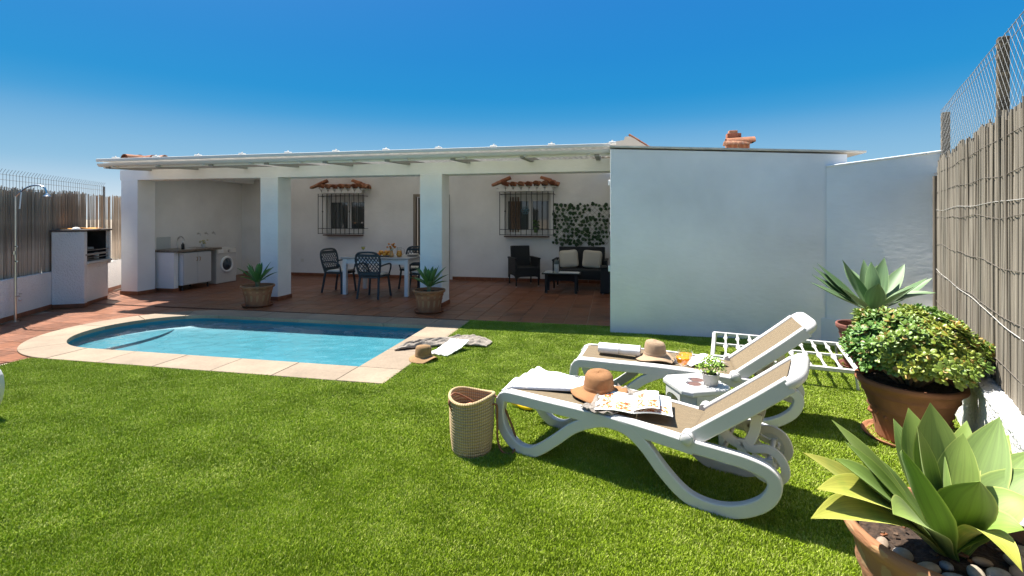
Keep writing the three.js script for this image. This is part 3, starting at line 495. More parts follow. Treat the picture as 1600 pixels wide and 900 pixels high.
// ---------- outdoor kitchen ----------
{
  const k = thing('kitchen_counter', 'stone topped kitchen counter with white two door cabinet', 'counter');
  mesh('end_wall', box(.46, .81, .1, -9.08, .42, -8.41), M.plaster, k);
  mesh('skirting', box(.48, .07, .12, -9.08, .05, -8.41), M.skirting, k);
  mesh('worktop', rbox(.74, .045, 1.16, .008, -9.12, .85, -8.93), M.worktop, k);
  mesh('backsplash', rbox(.02, .26, .48, .004, -9.47, 1.0, -8.62), std([.5, .53, .53], .25), k);
  const c = mesh('cabinet', box(.58, .68, .72, -9.08, .47, -8.87), M.whiteMatt, k);
  for (let i = 0; i < 2; i++) { const d = mesh('cabinet_door', rbox(.022, .66, .35, .004, -8.778, .47, -8.69 - i * .358), M.white, k); mesh('handle', tube([[-8.767, .7, -8.83 - i * .075], [-8.745, .7, -8.83 - i * .075], [-8.745, .63, -8.83 - i * .075], [-8.767, .63, -8.83 - i * .075]], .006, 16, 6), std([.4, .24, .1], .5), d); }
  for (const z of [-8.55, -9.2]) for (const x of [-8.84, -9.3]) mesh('leg', cyl(.02, .02, .12, x, .012, z, 10), M.black, k);
  mesh('tap', tube([[-9.4, .87, -8.98], [-9.4, 1.08, -8.98], [-9.32, 1.13, -8.98], [-9.24, 1.08, -8.98], [-9.24, 1.04, -8.98]], .012, 30, 8), M.steel, k);
  mesh('sink_rim', new THREE.TorusGeometry(.15, .01, 6, 24).rotateX(Math.PI / 2).translate(-9.12, .874, -8.95), M.steel, k);

  const w = thing('washing_machine', 'white front loading washing machine beside the kitchen counter', 'washing machine', [-8.92, .012, -9.83]);
  mesh('body', rbox(.55, .82, .6, .012, -.275, .42, 0), M.white, w);
  mesh('door_ring', new THREE.TorusGeometry(.165, .028, 10, 32).rotateY(Math.PI / 2).translate(.006, .44, 0), M.whiteMatt, w);
  mesh('door_glass', sph(.15, .0, .44, 0, .3, 1, 1, 24, 16), phy([.02, .04, .06], .08, { clearcoat: 1 }), w);
  mesh('control_panel', rbox(.012, .1, .56, .004, .004, .755, 0), M.offWhite, w);
  mesh('knob', [cyl(.03, .028, .025, 0, 0, 0, 16).rotateZ(-Math.PI / 2).translate(.01, .755, -.05)], M.steel, w);
  mesh('drawer', rbox(.012, .08, .16, .004, .009, .755, .18), M.whiteMatt, w);
  for (const z of [-.25, .25]) mesh('foot', cyl(.02, .02, .02, -.06, -.008, z, 8), M.black, w);

  const so = thing('soap_bottle', 'small dark pump bottle standing on the stone worktop', 'bottle', [-9.0, .8725, -8.72]); mesh('bottle_body', lathe([[0, 0], [.03, 0], [.03, .1], [.012, .12], [.012, .14], [0, .14]], 14), M.black, so); mesh('pump', [cyl(.006, .006, .03, 0, .14, 0, 8), box(.04, .01, .015, .012, .172, 0)], M.whiteMatt, so);
  const vs = thing('flower_pot', 'little cream pot with pale flowers on the worktop end', 'flower pot', [-9.05, .8725, -9.3]); mesh('pot', lathe([[0, 0], [.035, 0], [.05, .08], [.044, .08], [.03, .02], [0, .02]], 16), M.offWhite, vs);
  mesh('flowers', [...Array(14)].map(() => sph(.022, rr(-.06, .06), rr(.09, .17), rr(-.06, .06), 1, .6, 1, 6, 5)), std([.55, .5, .28], .9), vs); mesh('stems', [...Array(6)].map(() => bar([0, .06, 0], [rr(-.05, .05), .14, rr(-.05, .05)], .003, 4)), std([.08, .14, .04], .8), vs);
  for (let i = 0; i < 3; i++) { const z = -9.75 - i * .26, x = -9.42 - (-z - 8.25) * .1538, t = thing('wall_tap', ['nearest of three small wall taps above the washing machine', 'middle of three small wall taps above the washing machine', 'farthest of three small wall taps above the washing machine'][i], 'tap', [x, 1.17, z], 0, 'taps above the washer'); mesh('rose', cyl(.025, .025, .012, 0, 0, 0, 12).rotateZ(-Math.PI / 2), M.steel, t); mesh('spout', [bar([0, 0, 0], [.08, 0, 0], .012), bar([.075, 0, 0], [.085, -.05, 0], .01), bar([.04, 0, 0], [.04, .045, 0], .008)], M.steel, t); }
}

// ---------- dining set ----------
{
  const t = thing('dining_table', 'white dining table with a grey top under the patio', 'table', [-4.58, .0125, -9.22]);
  mesh('table_top', rbox(1.46, .03, .92, .008, 0, .735, 0), std([.36, .37, .38], .5), t);
  mesh('apron', [box(1.3, .1, .02, 0, .67, .41), box(1.3, .1, .02, 0, .67, -.41), box(.02, .1, .8, -.66, .67, 0), box(.02, .1, .8, .66, .67, 0)], M.whiteMatt, t);
  for (const x of [-.66, .66]) for (const z of [-.4, .4]) mesh('leg', rbox(.075, .72, .075, .006, x, .36, z), M.whiteMatt, t);
  const c = thing('garden_chair', '', 'chair', [-4.5, .0125, -8.62], 0, 'dark resin chairs at the dining table');
  // faces -z (its back to +z)
  mesh('seat', slab((u, v) => [(u - .5) * (.44 - .04 * v), .43 - .012 * Math.sin(Math.PI * u) + .015 * (1 - v) * 0, -.22 + v * .44], 10, 8, .03), M.resin, c);
  mesh('seat_pad', rbox(.38, .035, .36, .015, 0, .452, -.03), std([.55, .55, .53], .95), c);
  const bk = [], bz = y => .2 + (y - .43) * .2;
  const fr = [[-.2, .42], [-.235, .6], [-.245, .76], [-.2, .855], [0, .885], [.2, .855], [.245, .76], [.235, .6], [.2, .42]];
  mesh('back_frame', tube(fr.map(([x, y]) => [x, y, bz(y)]), .021, 60, 8), M.resin, c);
  mesh('back_panel', [box(.42, .07, .02, 0, .475, bz(.475)), box(.42, .05, .02, 0, .825, bz(.825) - .002)], M.resin, c);
  for (let i = -7; i <= 7; i++) for (const d of [1, -1]) {
    const pts = []; for (let q = 0; q <= 1; q += .02) { const y = .5 + q * .31, x = i * .068 + d * (y - .655) * .85; if (Math.abs(x) < .225) pts.push([x, y]); }
    if (pts.length > 4) { const a = pts[0], b = pts[pts.length - 1]; bk.push(bar([a[0], a[1], bz(a[1]) + d * .003], [b[0], b[1], bz(b[1]) + d * .003], .0085, 5)); }
  }
  mesh('back_lattice', bk, M.resin, c);
  for (const x of [-1, 1]) { mesh('leg', bar([x * .19, .43, -.19], [x * .23, 0, -.23], .022, 8), M.resin, c); mesh('leg', bar([x * .19, .45, .19], [x * .215, 0, .27], .022, 8), M.resin, c); mesh('armrest', tube([[x * .24, .62, .25], [x * .27, .645, .1], [x * .27, .64, -.12], [x * .25, .58, -.19], [x * .21, .43, -.19]], .016, 24, 7), M.resin, c); }
  c.userData.label = 'dark resin chair with its lattice back to the pool';
  copyOf(c, [-5.52, .0125, -9.08], -Math.PI / 2 - .12, 'dark resin chair at the left end of the dining table');
  copyOf(c, [-4.28, .0125, -9.95], Math.PI + .05, 'dark resin chair on the far side of the table by the door');
  copyOf(c, [-3.72, .0125, -9.2], Math.PI / 2, 'dark resin chair at the right table end behind the pillar');
  const Y = .7635;
  const pl = thing('fruit_platter', 'white platter heaped with orange fruit on the dining table', 'platter', [-4.53, Y, -9.1]);
  mesh('plate', lathe([[0, 0], [.1, 0], [.2, .02], [.2, .026], [.1, .008], [0, .008]], 28), M.white, pl);
  for (let i = 0; i < 16; i++) { const a = i * 2.4, r = .03 + .13 * Math.sqrt(i / 16); mesh('fruit', sph(.036, Math.cos(a) * r, .045 + (i < 7 ? .045 : 0), Math.sin(a) * r * .7, 1.1, .9, 1, 10, 8), std([.65 + rr(-.1, .1), .27 + rr(-.08, .1), .03], .5), pl); }
  const jg = thing('juice_jug', 'glass jug of orange juice on the dining table', 'jug', [-4.16, Y, -9.0]);
  mesh('jug_glass', lathe([[0, 0], [.05, 0], [.062, .05], [.045, .15], [.055, .2], [.053, .2], [.042, .15], [.058, .05], [.046, .006], [0, .006]], 24), phy([.95, .95, .95], .03, { transmission: 1, thickness: 0 }), jg);
  mesh('juice', lathe([[0, .008], [.045, .008], [.057, .05], [.044, .13], [0, .13]], 20), std([.75, .32, .02], .3), jg); mesh('jug_handle', tube([[.05, .17, 0], [.1, .16, 0], [.1, .08, 0], [.06, .05, 0]], .007, 20, 6), phy([.9, .9, .9], .05, { transmission: 1, thickness: 0 }), jg);
  const fl = thing('flower_vase', 'small vase of orange flowers beside the juice jug', 'vase', [-4.3, Y, -8.94]);
  mesh('vase', lathe([[0, 0], [.035, 0], [.045, .05], [.025, .11], [.03, .13], [0, .12]], 18), std([.55, .3, .12], .3), fl);
  mesh('blooms', [...Array(12)].map(() => sph(.024, rr(-.08, .08), rr(.15, .27), rr(-.06, .06), 1, .7, 1, 7, 5)), std([.6, .22, .04], .8), fl); mesh('stems', [...Array(8)].map(() => bar([0, .1, 0], [rr(-.07, .07), .22, rr(-.05, .05)], .003, 4)), std([.09, .18, .05], .8), fl);
  const wg = thing('wine_glass', 'tall stemmed glass with a green yellow drink on the table', 'glass', [-5.0, Y, -9.1]);
  mesh('glass_bowl', lathe([[.03, .0], [.032, .004], [.004, .012], [.004, .11], [.035, .15], [.042, .2], [.04, .2], [.033, .152], [.002, .114]], 20), phy([.95, .95, .95], .03, { transmission: 1, thickness: 0 }), wg); mesh('drink', lathe([[0, .118], [.03, .153], [.036, .185], [0, .185]], 18), std([.55, .5, .05], .3), wg);
  const np = thing('plate_stack', 'stack of white plates at the right end of the table', 'plates', [-3.98, Y, -9.25]); for (let i = 0; i < 4; i++) mesh('plate', lathe([[0, 0], [.06, 0], [.12, .014], [.12, .018], [.06, .006], [0, .006]], 24).translate(0, i * .009, 0), M.white, np);
}
// ---------- rattan lounge set ----------
{
  const rat = std([.018, .022, .024], .6, { bumpMap: tex(128, (u, v) => (Math.sin(u * 2 * Math.PI * 8) * .5 + .5) * .6 + (Math.sin((v * 8 + (Math.floor(u * 16) % 2) * .5) * 2 * Math.PI) * .5 + .5) * .4, false, [6, 6]), bumpScale: .006, map: tex(128, (u, v) => { const q = .6 + .4 * (Math.sin((v * 8 + (Math.floor(u * 16) % 2) * .5) * 2 * Math.PI) * .5 + .5); return [q, q, q]; }, true, [6, 6]) });
  const apron = (w, h, t) => { const s = new THREE.Shape(); s.moveTo(-w / 2, h); s.lineTo(w / 2, h); s.lineTo(w / 2, 0); s.quadraticCurveTo(w / 2 - .03, .07, w / 2 - .12, .08); s.lineTo(-w / 2 + .12, .08); s.quadraticCurveTo(-w / 2 + .03, .07, -w / 2, 0); return muv(new THREE.ExtrudeGeometry(s, { depth: t, bevelEnabled: false })); };
  const seatUnit = (o, w, d) => {   // local front +z
    const x0 = w / 2;
    mesh('seat', rbox(w - .1, .07, d - .06, .02, 0, .4, .02), rat, o);
    mesh('front_apron', apron(w - .02, .26, .03).translate(0, .15, d / 2 - .03), rat, o);
    mesh('backrest', rbox(w - .12, .5, .06, .02, 0, 0, 0).rotateX(-.14).translate(0, .64, -d / 2 + .04), rat, o);
    for (const s of [-1, 1]) {
      mesh('arm_panel', apron(d - .04, .44, .04).rotateY(Math.PI / 2).translate(s * (x0 - .02) - .02, .17, 0), rat, o); mesh('armrest', rbox(.07, .035, d - .02, .012, s * (x0 - .02), .625, 0), rat, o);
      for (const z of [-1, 1]) { const l = mesh('leg', cyl(.016, .018, .4, s * (x0 - .03), .01, z * (d / 2 - .04), 8), rat, o); mesh('foot_cap', cyl(.018, .018, .02, s * (x0 - .03), .0, z * (d / 2 - .04), 8), M.steel, l); }
    }
  };
  const a = thing('rattan_armchair', 'black rattan armchair standing alone below the patio window', 'armchair', [-1.97, .0125, -10.82], .5); seatUnit(a, .58, .6);
  const s = thing('rattan_sofa', 'black rattan two seat sofa under the ivy panel', 'sofa', [-.68, .0125, -10.62], -.03); seatUnit(s, 1.14, .64);
  const cg = () => { const g = new THREE.SphereGeometry(.5, 28, 20), p = g.attributes.position; for (let i = 0; i < p.count; i++) { let x = p.getX(i) * 2, y = p.getY(i) * 2, z = p.getZ(i) * 2; const sx = Math.sign(x) * Math.pow(Math.abs(x), .42), sy = Math.sign(y) * Math.pow(Math.abs(y), .42); const e = Math.max(0, 1 - Math.max(Math.abs(sx), Math.abs(sy)) ** 4); p.setXYZ(i, sx * .215 * (1 - .05 * (1 - Math.abs(sy))), sy * .2 * (1 - .05 * (1 - Math.abs(sx))), Math.sign(z) * (.012 + .06 * Math.sqrt(e)) * Math.min(1, Math.abs(z) * 6)); } g.computeVertexNormals(); return muv(g, 4); };
  for (const [x, z, ro, l] of [[-.94, -10.66, .1, 'left beige cushion leaning on the rattan sofa back'], [-.43, -10.65, -.08, 'right beige cushion leaning on the rattan sofa back']]) { const m = tag(mesh('cushion', cg(), M.cushion), l, 'cushion', 'sofa cushions'); m.position.set(x, .645, z); m.rotation.set(-.25, 0, ro); }
  const t = thing('coffee_table', 'low black rattan coffee table with glass top', 'table', [-1.02, .0125, -9.96]);
  mesh('table_top', rbox(.78, .025, .45, .008, 0, .4, 0), rat, t); mesh('glass_sheet', box(.72, .006, .4, 0, .4165, 0), phy([.55, .6, .6], .06, { clearcoat: 1 }), t);
  mesh('apron', apron(.58, .24, .02).translate(0, .15, -.1), rat, t);
  for (const x of [-.3, .3]) for (const z of [-.18, .18]) { const l = mesh('leg', rbox(.05, .38, .05, .006, x, .2, z), rat, t); mesh('foot_cap', cyl(.018, .018, .02, x, 0, z, 8), M.steel, l); }
  const v = thing('glass_lantern', 'small glass lantern jar on the coffee table', 'lantern', [-1.12, .433, -9.9]);
  mesh('jar', lathe([[0, 0], [.045, 0], [.05, .03], [.055, .14], [.05, .17], [0, .17]], 20), std([.4, .42, .42], .15), v); mesh('lid', lathe([[.056, .17], [.06, .19], [.04, .24], [0, .26]], 20), std([.06, .09, .09], .4), v);
  const nap = tag(mesh('white_tray', rbox(.42, .012, .12, .004, 0, .006, 0), M.offWhite), 'narrow pale tray on the coffee table', 'tray'); nap.position.set(-.86, .433, -9.86);
  const sb = thing('storage_box', 'dark box standing between the sofa and the white room', 'box', [-.14, .0125, -10.05]); mesh('box_body', rbox(.2, .5, .4, .01, 0, .27, 0), rat, sb); mesh('lid', rbox(.21, .03, .42, .008, 0, .535, 0), rat, sb); for (const z of [-.17, .17]) mesh('foot', cyl(.015, .015, .03, -.05, 0, z, 8), M.steel, sb);
}
{ // ivy lattice panel
  const p = thing('ivy_panel', 'willow trellis panel with artificial ivy leaves above the sofa', 'trellis', [-.71, 1.39, -11.435]);
  const W = 1.28, H = .9, sl = [];
  for (let i = -9; i < 18; i++) for (const d of [1, -1]) { let pts = []; for (let q = 0; q <= 1.001; q += .02) { const y = -H / 2 + q * H, x = -W / 2 + i * .11 + d * (y + (d > 0 ? H / 2 : -H / 2)) * 1.0; if (Math.abs(x) <= W / 2) pts.push([x, y]); } if (pts.length > 3) { const a = pts[0], b = pts[pts.length - 1]; sl.push(bar([a[0], a[1], d > 0 ? .006 : .012], [b[0], b[1], d > 0 ? .006 : .012], .0045, 5)); } }
  mesh('trellis_slats', sl, std([.42, .4, .36], .9), p).userData.kind = 'stuff';
  const lf = new THREE.Shape(); lf.moveTo(0, -.05); lf.bezierCurveTo(.05, -.05, .055, .0, .03, .012); lf.lineTo(.012, .05); lf.lineTo(-.012, .035); lf.lineTo(-.035, .02); lf.bezierCurveTo(-.055, 0, -.05, -.05, 0, -.05);
  const lg = new THREE.ShapeGeometry(lf, 4), lm = [[.02, .05, .018], [.03, .075, .025], [.045, .085, .04]].map(c => std(c, .7, { side: THREE.DoubleSide }));
  for (let j = 0; j < 11; j++) for (let i = 0; i < 15; i++) { if (rnd() < .12) continue; const m = mesh('ivy_leaf', lg, lm[Math.floor(rnd() * 3)], p); m.position.set(-W / 2 + (i + .5 * (j % 2)) * W / 14.5 + rr(-.03, .03), -H / 2 + j * H / 10 + rr(-.03, .03), .03 + rr(0, .03)); m.rotation.set(rr(-.5, .5), rr(-.6, .6), rr(0, 6.28)); m.scale.setScalar(rr(.7, 1.15)); }
}

// ---------- plants in terracotta pots ----------
function leafGeo(tip, ctrl, width, base = [0, 0, 0], th = .012, cup = .22, face = 0) {
  const c = new THREE.QuadraticBezierCurve3(V(...base), V(...ctrl), V(...tip)), nt = 16, nv = 6, pos = [], uv = [], idx = [];
  const rad = V(tip[0] - base[0], 0, tip[2] - base[2]); const hint = V(0, 1, 0).addScaledVector(rad.lengthSq() > 1e-6 ? rad.normalize() : V(0, 0, 1), -.9).add(V(0, 0, face));
  const prof = t => { const K = [[0, .55], [.12, .58], [.3, .82], [.5, 1], [.66, .93], [.8, .66], [.9, .36], [.96, .14], [1, .004]]; let i = 0; while (i < K.length - 2 && t > K[i + 1][0]) i++; const s = (t - K[i][0]) / (K[i + 1][0] - K[i][0]); return K[i][1] + (K[i + 1][1] - K[i][1]) * s; };
  for (let i = 0; i <= nt; i++) {
    const t = i / nt, P = c.getPoint(t), T = c.getTangent(t), S = T.clone().cross(hint).normalize(), N = S.clone().cross(T).normalize(), w = width / 2 * prof(t);
    for (let s = 0; s < 2; s++) for (let j = 0; j <= nv; j++) {
      const v = -1 + 2 * j / nv, wave = .035 * w * Math.sin(t * 9 + v * 2);
      const off = cup * w * (v * v - .35) + wave + (s ? -1 : 1) * th * (1 - .75 * t) * Math.sqrt(Math.max(0, 1 - v * v)) * .5;
      const q = P.clone().addScaledVector(S, w * v * (1 - .08 * cup)).addScaledVector(N, off); pos.push(q.x, q.y, q.z); uv.push(j / nv, t);
    }
  }
  const m = 2 * (nv + 1);
  for (let i = 0; i < nt; i++) for (let j = 0; j < nv; j++) { const a = i * m + j, b = a + 1, d = a + m, e = d + 1; idx.push(a, b, d, b, e, d); const o = nv + 1; idx.push(a + o, d + o, b + o, b + o, d + o, e + o); }
  for (let i = 0; i < nt; i++) for (const j of [0, nv]) { const a = i * m + j, b = a + nv + 1, d = a + m, e = b + m; idx.push(a, d, b, b, d, e); }
  const g = new THREE.BufferGeometry(); g.setAttribute('position', new THREE.Float32BufferAttribute(pos, 3)); g.setAttribute('uv', new THREE.Float32BufferAttribute(uv, 2)); g.setIndex(idx); g.computeVertexNormals(); return g;
}
const leafTex = (k, mid, edge, patch) => tex(256, (u, v) => {
  const e = Math.max(0, 1 - Math.min(u, 1 - u) / .045), a = fbm(u * 10, v * 2, 2, 4, 210 + k), b = fbm(u * 4, v * 5, 1, 4, 220 + k), s = fbm(u * 60, v * 4, 4, 2, 230 + k);
  const y = patch * Math.max(0, Math.min(1, (b - .5) * 4 + (v - .55) * 1.5)); const q = .78 + .3 * a + .1 * (s - .5);
  return [0, 1, 2].map(i => { const base = mid[i] * q * (1 - y) + [.74, .72, .3][i] * y * q; return base * (1 - e * .7) + edge[i] * e * .7; });
}, true);
const agaveM = [leafTex(0, [.5, .61, .28], [.84, .86, .48], .12), leafTex(1, [.45, .58, .3], [.8, .84, .46], .15), leafTex(2, [.54, .64, .24], [.86, .86, .44], .8), leafTex(3, [.48, .61, .2], [.8, .84, .42], .35)].map(t => phy([1, 1, 1], .62, { map: t, transmission: .16, thickness: 0 }));
const agaveFar = [leafTex(4, [.42, .54, .36], [.66, .72, .5], 0), leafTex(5, [.37, .5, .32], [.64, .7, .48], .1)].map(t => phy([1, 1, 1], .55, { map: t, transmission: .12, thickness: 0 }));
const agaveMid = [leafTex(6, [.38, .54, .3], [.6, .7, .42], 0), leafTex(7, [.32, .5, .24], [.56, .66, .4], .1)].map(t => phy([1, 1, 1], .55, { map: t, transmission: .12, thickness: 0 }));
function potGeo(r, h, th = .025, base = .68) {       // rim radius, height
  return lathe([[0, 0], [r * base, 0], [r * (base + .015), h * .06], [r * (base + .06), h * .3], [r * (base + .12), h * .55], [r * (base + .145), h * .57], [r * (base + .13), h * .6], [r * .86, h * .74], [r * .885, h * .76], [r * .865, h * .79], [r * .9, h * .86], [r * .985, h * .9], [r, h * .93], [r, h * .985], [r * .985, h], [r - th, h], [r - th * 1.3, h * .92], [r * .82, h * .8], [0, h * .8]], 56);
}
const saucer = r => lathe([[0, 0], [r * .9, 0], [r, .035], [r * .985, .042], [r * .93, .036], [r * .86, .014], [0, .014]], 48);
function soilDisc(r, y) { const g = new THREE.CircleGeometry(r, 40, 0, 6.2832); g.rotateX(-Math.PI / 2); const g2 = new THREE.RingGeometry(.001, r, 40, 10); g2.rotateX(-Math.PI / 2); const p = g2.attributes.position; for (let i = 0; i < p.count; i++) p.setY(i, y + .02 * noise(p.getX(i) * 14, p.getZ(i) * 14, 3)); g2.computeVertexNormals(); return g2; }

{ // two agaves by the pillars
  for (const [x, z, lab, k] of [[-6.05, -7.36, 'potted agave on the patio edge in front of the left pillar', 0], [-2.93, -7.47, 'potted agave on the patio edge beside the dining table pillar', 1]]) {
    const r = k ? .265 : .275, h = .35, o = thing('agave_pot', lab, 'potted plant', [x, .0125, z], YAW + k * 1.9, 'agaves by the pillars');
    mesh('saucer', saucer(r * .92), potB, o); const sc = 1;
    mesh('pot', potGeo(r, h).translate(0, .016, 0), potA, o); mesh('soil', soilDisc(r * .9, h * .9), M.soil, o);
    mesh('stem', lathe([[.03, 0], [.035, .08], [.045, .14], [.0, .15]], 12).translate(0, h * .88, 0), std([.2, .2, .1], .9), o);
    const n = 17; for (let i = 0; i < n; i++) { const f = i / n, a = i * 2.39996 + k, el = 1.35 - 1.05 * (1 - f) ** .0 * (f) - rr(0, .12), l = .30 + .1 * Math.sin(f * 3) + rr(-.03, .03), y0 = h * .88 + .13;
      const tip = [Math.cos(a) * Math.cos(el) * l, y0 + Math.sin(el) * l - .05 * f, Math.sin(a) * Math.cos(el) * l];
      mesh('leaf', leafGeo(tip, [tip[0] * .45 + Math.cos(a) * .02, y0 + Math.sin(el) * l * (.5 + .1 * f), tip[2] * .45 + Math.sin(a) * .02], .085, [Math.cos(a) * .015, y0 - .03, Math.sin(a) * .015], .012, .35), agaveMid[i % 2], o); }
  }
}
{ // agave on a trunk in the back corner
  const o = thing('agave_pot', 'grey green agave on a short trunk in a dark pot by the corner wall', 'potted plant', [2.52, 0, -5.6], YAW);
  mesh('pot', potGeo(.24, .44, .022).translate(0, .015, 0), potC, o); mesh('saucer', saucer(.22), potC, o); mesh('soil', soilDisc(.21, .4), std([.4, .3, .2], 1, { map: blotch(.5, 1, 40, 3, 240) }), o);
  const cx = .085, cy = .66;
  mesh('trunk', lathe([[.062, 0], [.055, .06], [.058, .1], [.05, .16], [.062, .21], [.0, .22]], 14).translate(cx, .4, 0), std([.26, .2, .14], 1, { map: blotch(.4, 1, 16, 4, 241), bumpMap: tex(128, (u, v) => fbm(u * 6, v * 30, 6, 3, 242), false), bumpScale: .02 }), o);
  const T = [[-.64, .27, .02], [-.49, .33, -.2], [-.43, .41, -.28], [-.37, .45, -.3], [-.15, .5, -.22], [.21, .54, -.1], [.12, .5, -.28], [.28, .43, -.3], [.44, .46, -.12], [.54, .33, .1], [-.5, .26, .25], [-.2, .31, .36], [.1, .28, .4], [.32, .36, .3], [-.02, .5, .02], [.4, .2, .3], [0, .42, -.42], [-.25, .4, .05]];
  T.forEach((t, i) => mesh('leaf', leafGeo([cx + t[0], cy - .02 + t[1] * .92, t[2]], [cx + t[0] * .42, cy + t[1] * .18 + (i > 13 ? .1 : .0), t[2] * .42], .15 + .015 * (i % 3), [cx + t[0] * .05, cy - .06, t[2] * .05], .014, .3, .5), agaveFar[i % 2], o));
}
{ // big agave in the foreground
  const o = thing('agave_pot', 'large pale edged agave in a terracotta pot in the right foreground', 'potted plant', [1.05, 0, -1.8], YAW);
  const r = .245, h = .46;
  mesh('pot', lathe([[0, .012], [.17, .012], [.175, .03], [.2, .18], [.228, .36], [.243, .39], [.238, .41], [.256, .48], [.276, .505], [.283, .52], [.281, .538], [.272, .545], [.258, .543], [.252, .525], [.245, .47], [.23, .42], [0, .42]], 64), potA, o);
  mesh('saucer', saucer(.22), potB, o); mesh('soil', soilDisc(.246, .49), M.soil, o);
  const sm = [[.34, .32, .29], [.42, .36, .28], [.28, .29, .3], [.36, .27, .2], [.5, .44, .36]].map((c, k) => std(c, .8, { map: blotch(.7, 1, 6, 4, 250 + k, 128) }));
  const S = [[-.165, .05, .03, .4], [-.14, .1, .028, .1], [-.105, .145, .033, -.3], [-.06, .16, .03, .5], [-.01, .17, .036, .2], [.05, .16, .03, -.4], [-.03, .115, .026, 1.2], [.02, .12, .03, .3], [.085, .12, .034, .1], [.115, .07, .034, .7], [.14, .11, .026, .2], [.165, .04, .03, -.2], [-.08, .085, .02, 1], [.03, .07, .022, 0], [.1, .165, .03, .1], [-.11, .185, .024, .4], [.15, .145, .026, 0], [0, .195, .026, .2], [-.18, 0, .022, .8]];
  S.forEach(([x, z, q, a], i) => { const g = new THREE.SphereGeometry(q, 12, 8), p = g.attributes.position; for (let j = 0; j < p.count; j++) { const k = 1 + .22 * noise(p.getX(j) * 26 + i * 5, p.getY(j) * 26, p.getZ(j) * 26); p.setXYZ(j, p.getX(j) * k * 1.25, p.getY(j) * k * .58, p.getZ(j) * k * .85); } g.computeVertexNormals(); const m = mesh('pebble', g, sm[i % 5], o); m.position.set(x * 1.15, .497 + q * .4, z * 1.15); m.rotation.set(rr(-.2, .2), a, rr(-.2, .2)); });
  for (let i = 0; i < 26; i++) { const a = rr(0, 6.28), d = rr(.02, .2); const m = mesh('bark_chip', rbox(rr(.012, .03), .006, rr(.008, .014), .002), i % 2 ? M.leather : M.wood, o); m.position.set(Math.cos(a) * d, .503, Math.sin(a) * d); m.rotation.set(rr(-.3, .3), rr(0, 6), rr(-.3, .3)); }
  // leaves: tip, control (local x right, y up, z towards the viewer), width, material
  const cx = 0, cy = .53;
  const LV = [
    [[-0.293, 0.324, -0.120], [-0.146, 0.156, -0.060], 0.120, 0], [[-0.313, 0.293, -0.030], [-0.156, 0.143, -0.015], 0.110, 3], [[-0.494, 0.293, 0.050], [-0.247, 0.161, 0.025], 0.125, 2], [[-0.429, 0.299, 0.100], [-0.214, 0.173, 0.050], 0.150, 3], [[-0.514, 0.235, 0.150], [-0.257, 0.236, 0.075], 0.125, 2], [[-0.556, 0.175, 0.190], [-0.278, 0.220, 0.095], 0.125, 2], [[0.021, 0.341, -0.180], [0.010, 0.163, -0.090], 0.170, 0], [[0.030, 0.390, -0.100], [0.015, 0.184, -0.050], 0.180, 0], [[-0.226, 0.326, 0.100], [-0.113, 0.157, 0.050], 0.200, 3], [[0.267, 0.342, -0.100], [0.133, 0.137, -0.050], 0.170, 1], [[0.323, 0.297, -0.180], [0.161, 0.118, -0.090], 0.140, 0], [[0.379, 0.227, -0.100], [0.189, 0.115, -0.050], 0.150, 1], [[-0.052, 0.264, 0.160], [-0.026, 0.131, 0.080], 0.170, 3], [[0.272, 0.222, 0.020], [0.136, 0.140, 0.010], 0.160, 1], [[0.201, 0.151, 0.060], [0.100, 0.137, 0.030], 0.160, 0], [[0.108, 0.104, 0.130], [0.054, 0.118, 0.065], 0.140, 3], [[-0.035, 0.077, 0.260], [-0.017, 0.196, 0.130], 0.100, 2], [[-0.332, 0.194, 0.200], [-0.166, 0.155, 0.100], 0.150, 0], [[-0.009, 0.256, 0.000], [-0.004, 0.128, 0.000], 0.140, 1], [[0.095, 0.310, -0.050], [0.048, 0.150, -0.025], 0.130, 0], [[-0.017, 0.294, -0.200], [-0.008, 0.143, -0.100], 0.120, 1], [[0.211, 0.304, -0.160], [0.106, 0.148, -0.080], 0.120, 0], [[-0.056, 0.330, -0.050], [-0.028, 0.159, -0.025], 0.120, 0], [[0.400, 0.236, -0.200], [0.200, 0.119, -0.100], 0.130, 0], [[-0.197, 0.231, -0.120], [-0.098, 0.117, -0.060], 0.110, 1]];
  LV.forEach(([t, c, w, m], i) => mesh('leaf', leafGeo([cx + t[0], cy + t[1], t[2]], [cx + c[0], cy + c[1], c[2]], w * .9, [cx + t[0] * .07, cy - .04, t[2] * .07], .011, .26, .6), agaveM[m], o));
}
function crassulaLeaf() { const g = new THREE.SphereGeometry(1, 7, 5); const p = g.attributes.position; for (let i = 0; i < p.count; i++) { const x = p.getX(i), y = p.getY(i), z = p.getZ(i); const k = .55 + .45 * Math.min(1, (z + 1) * .8); p.setXYZ(i, x * .62 * k, y * .14 + .18 * z * z * .5, z + 1); } g.computeVertexNormals(); return g; }
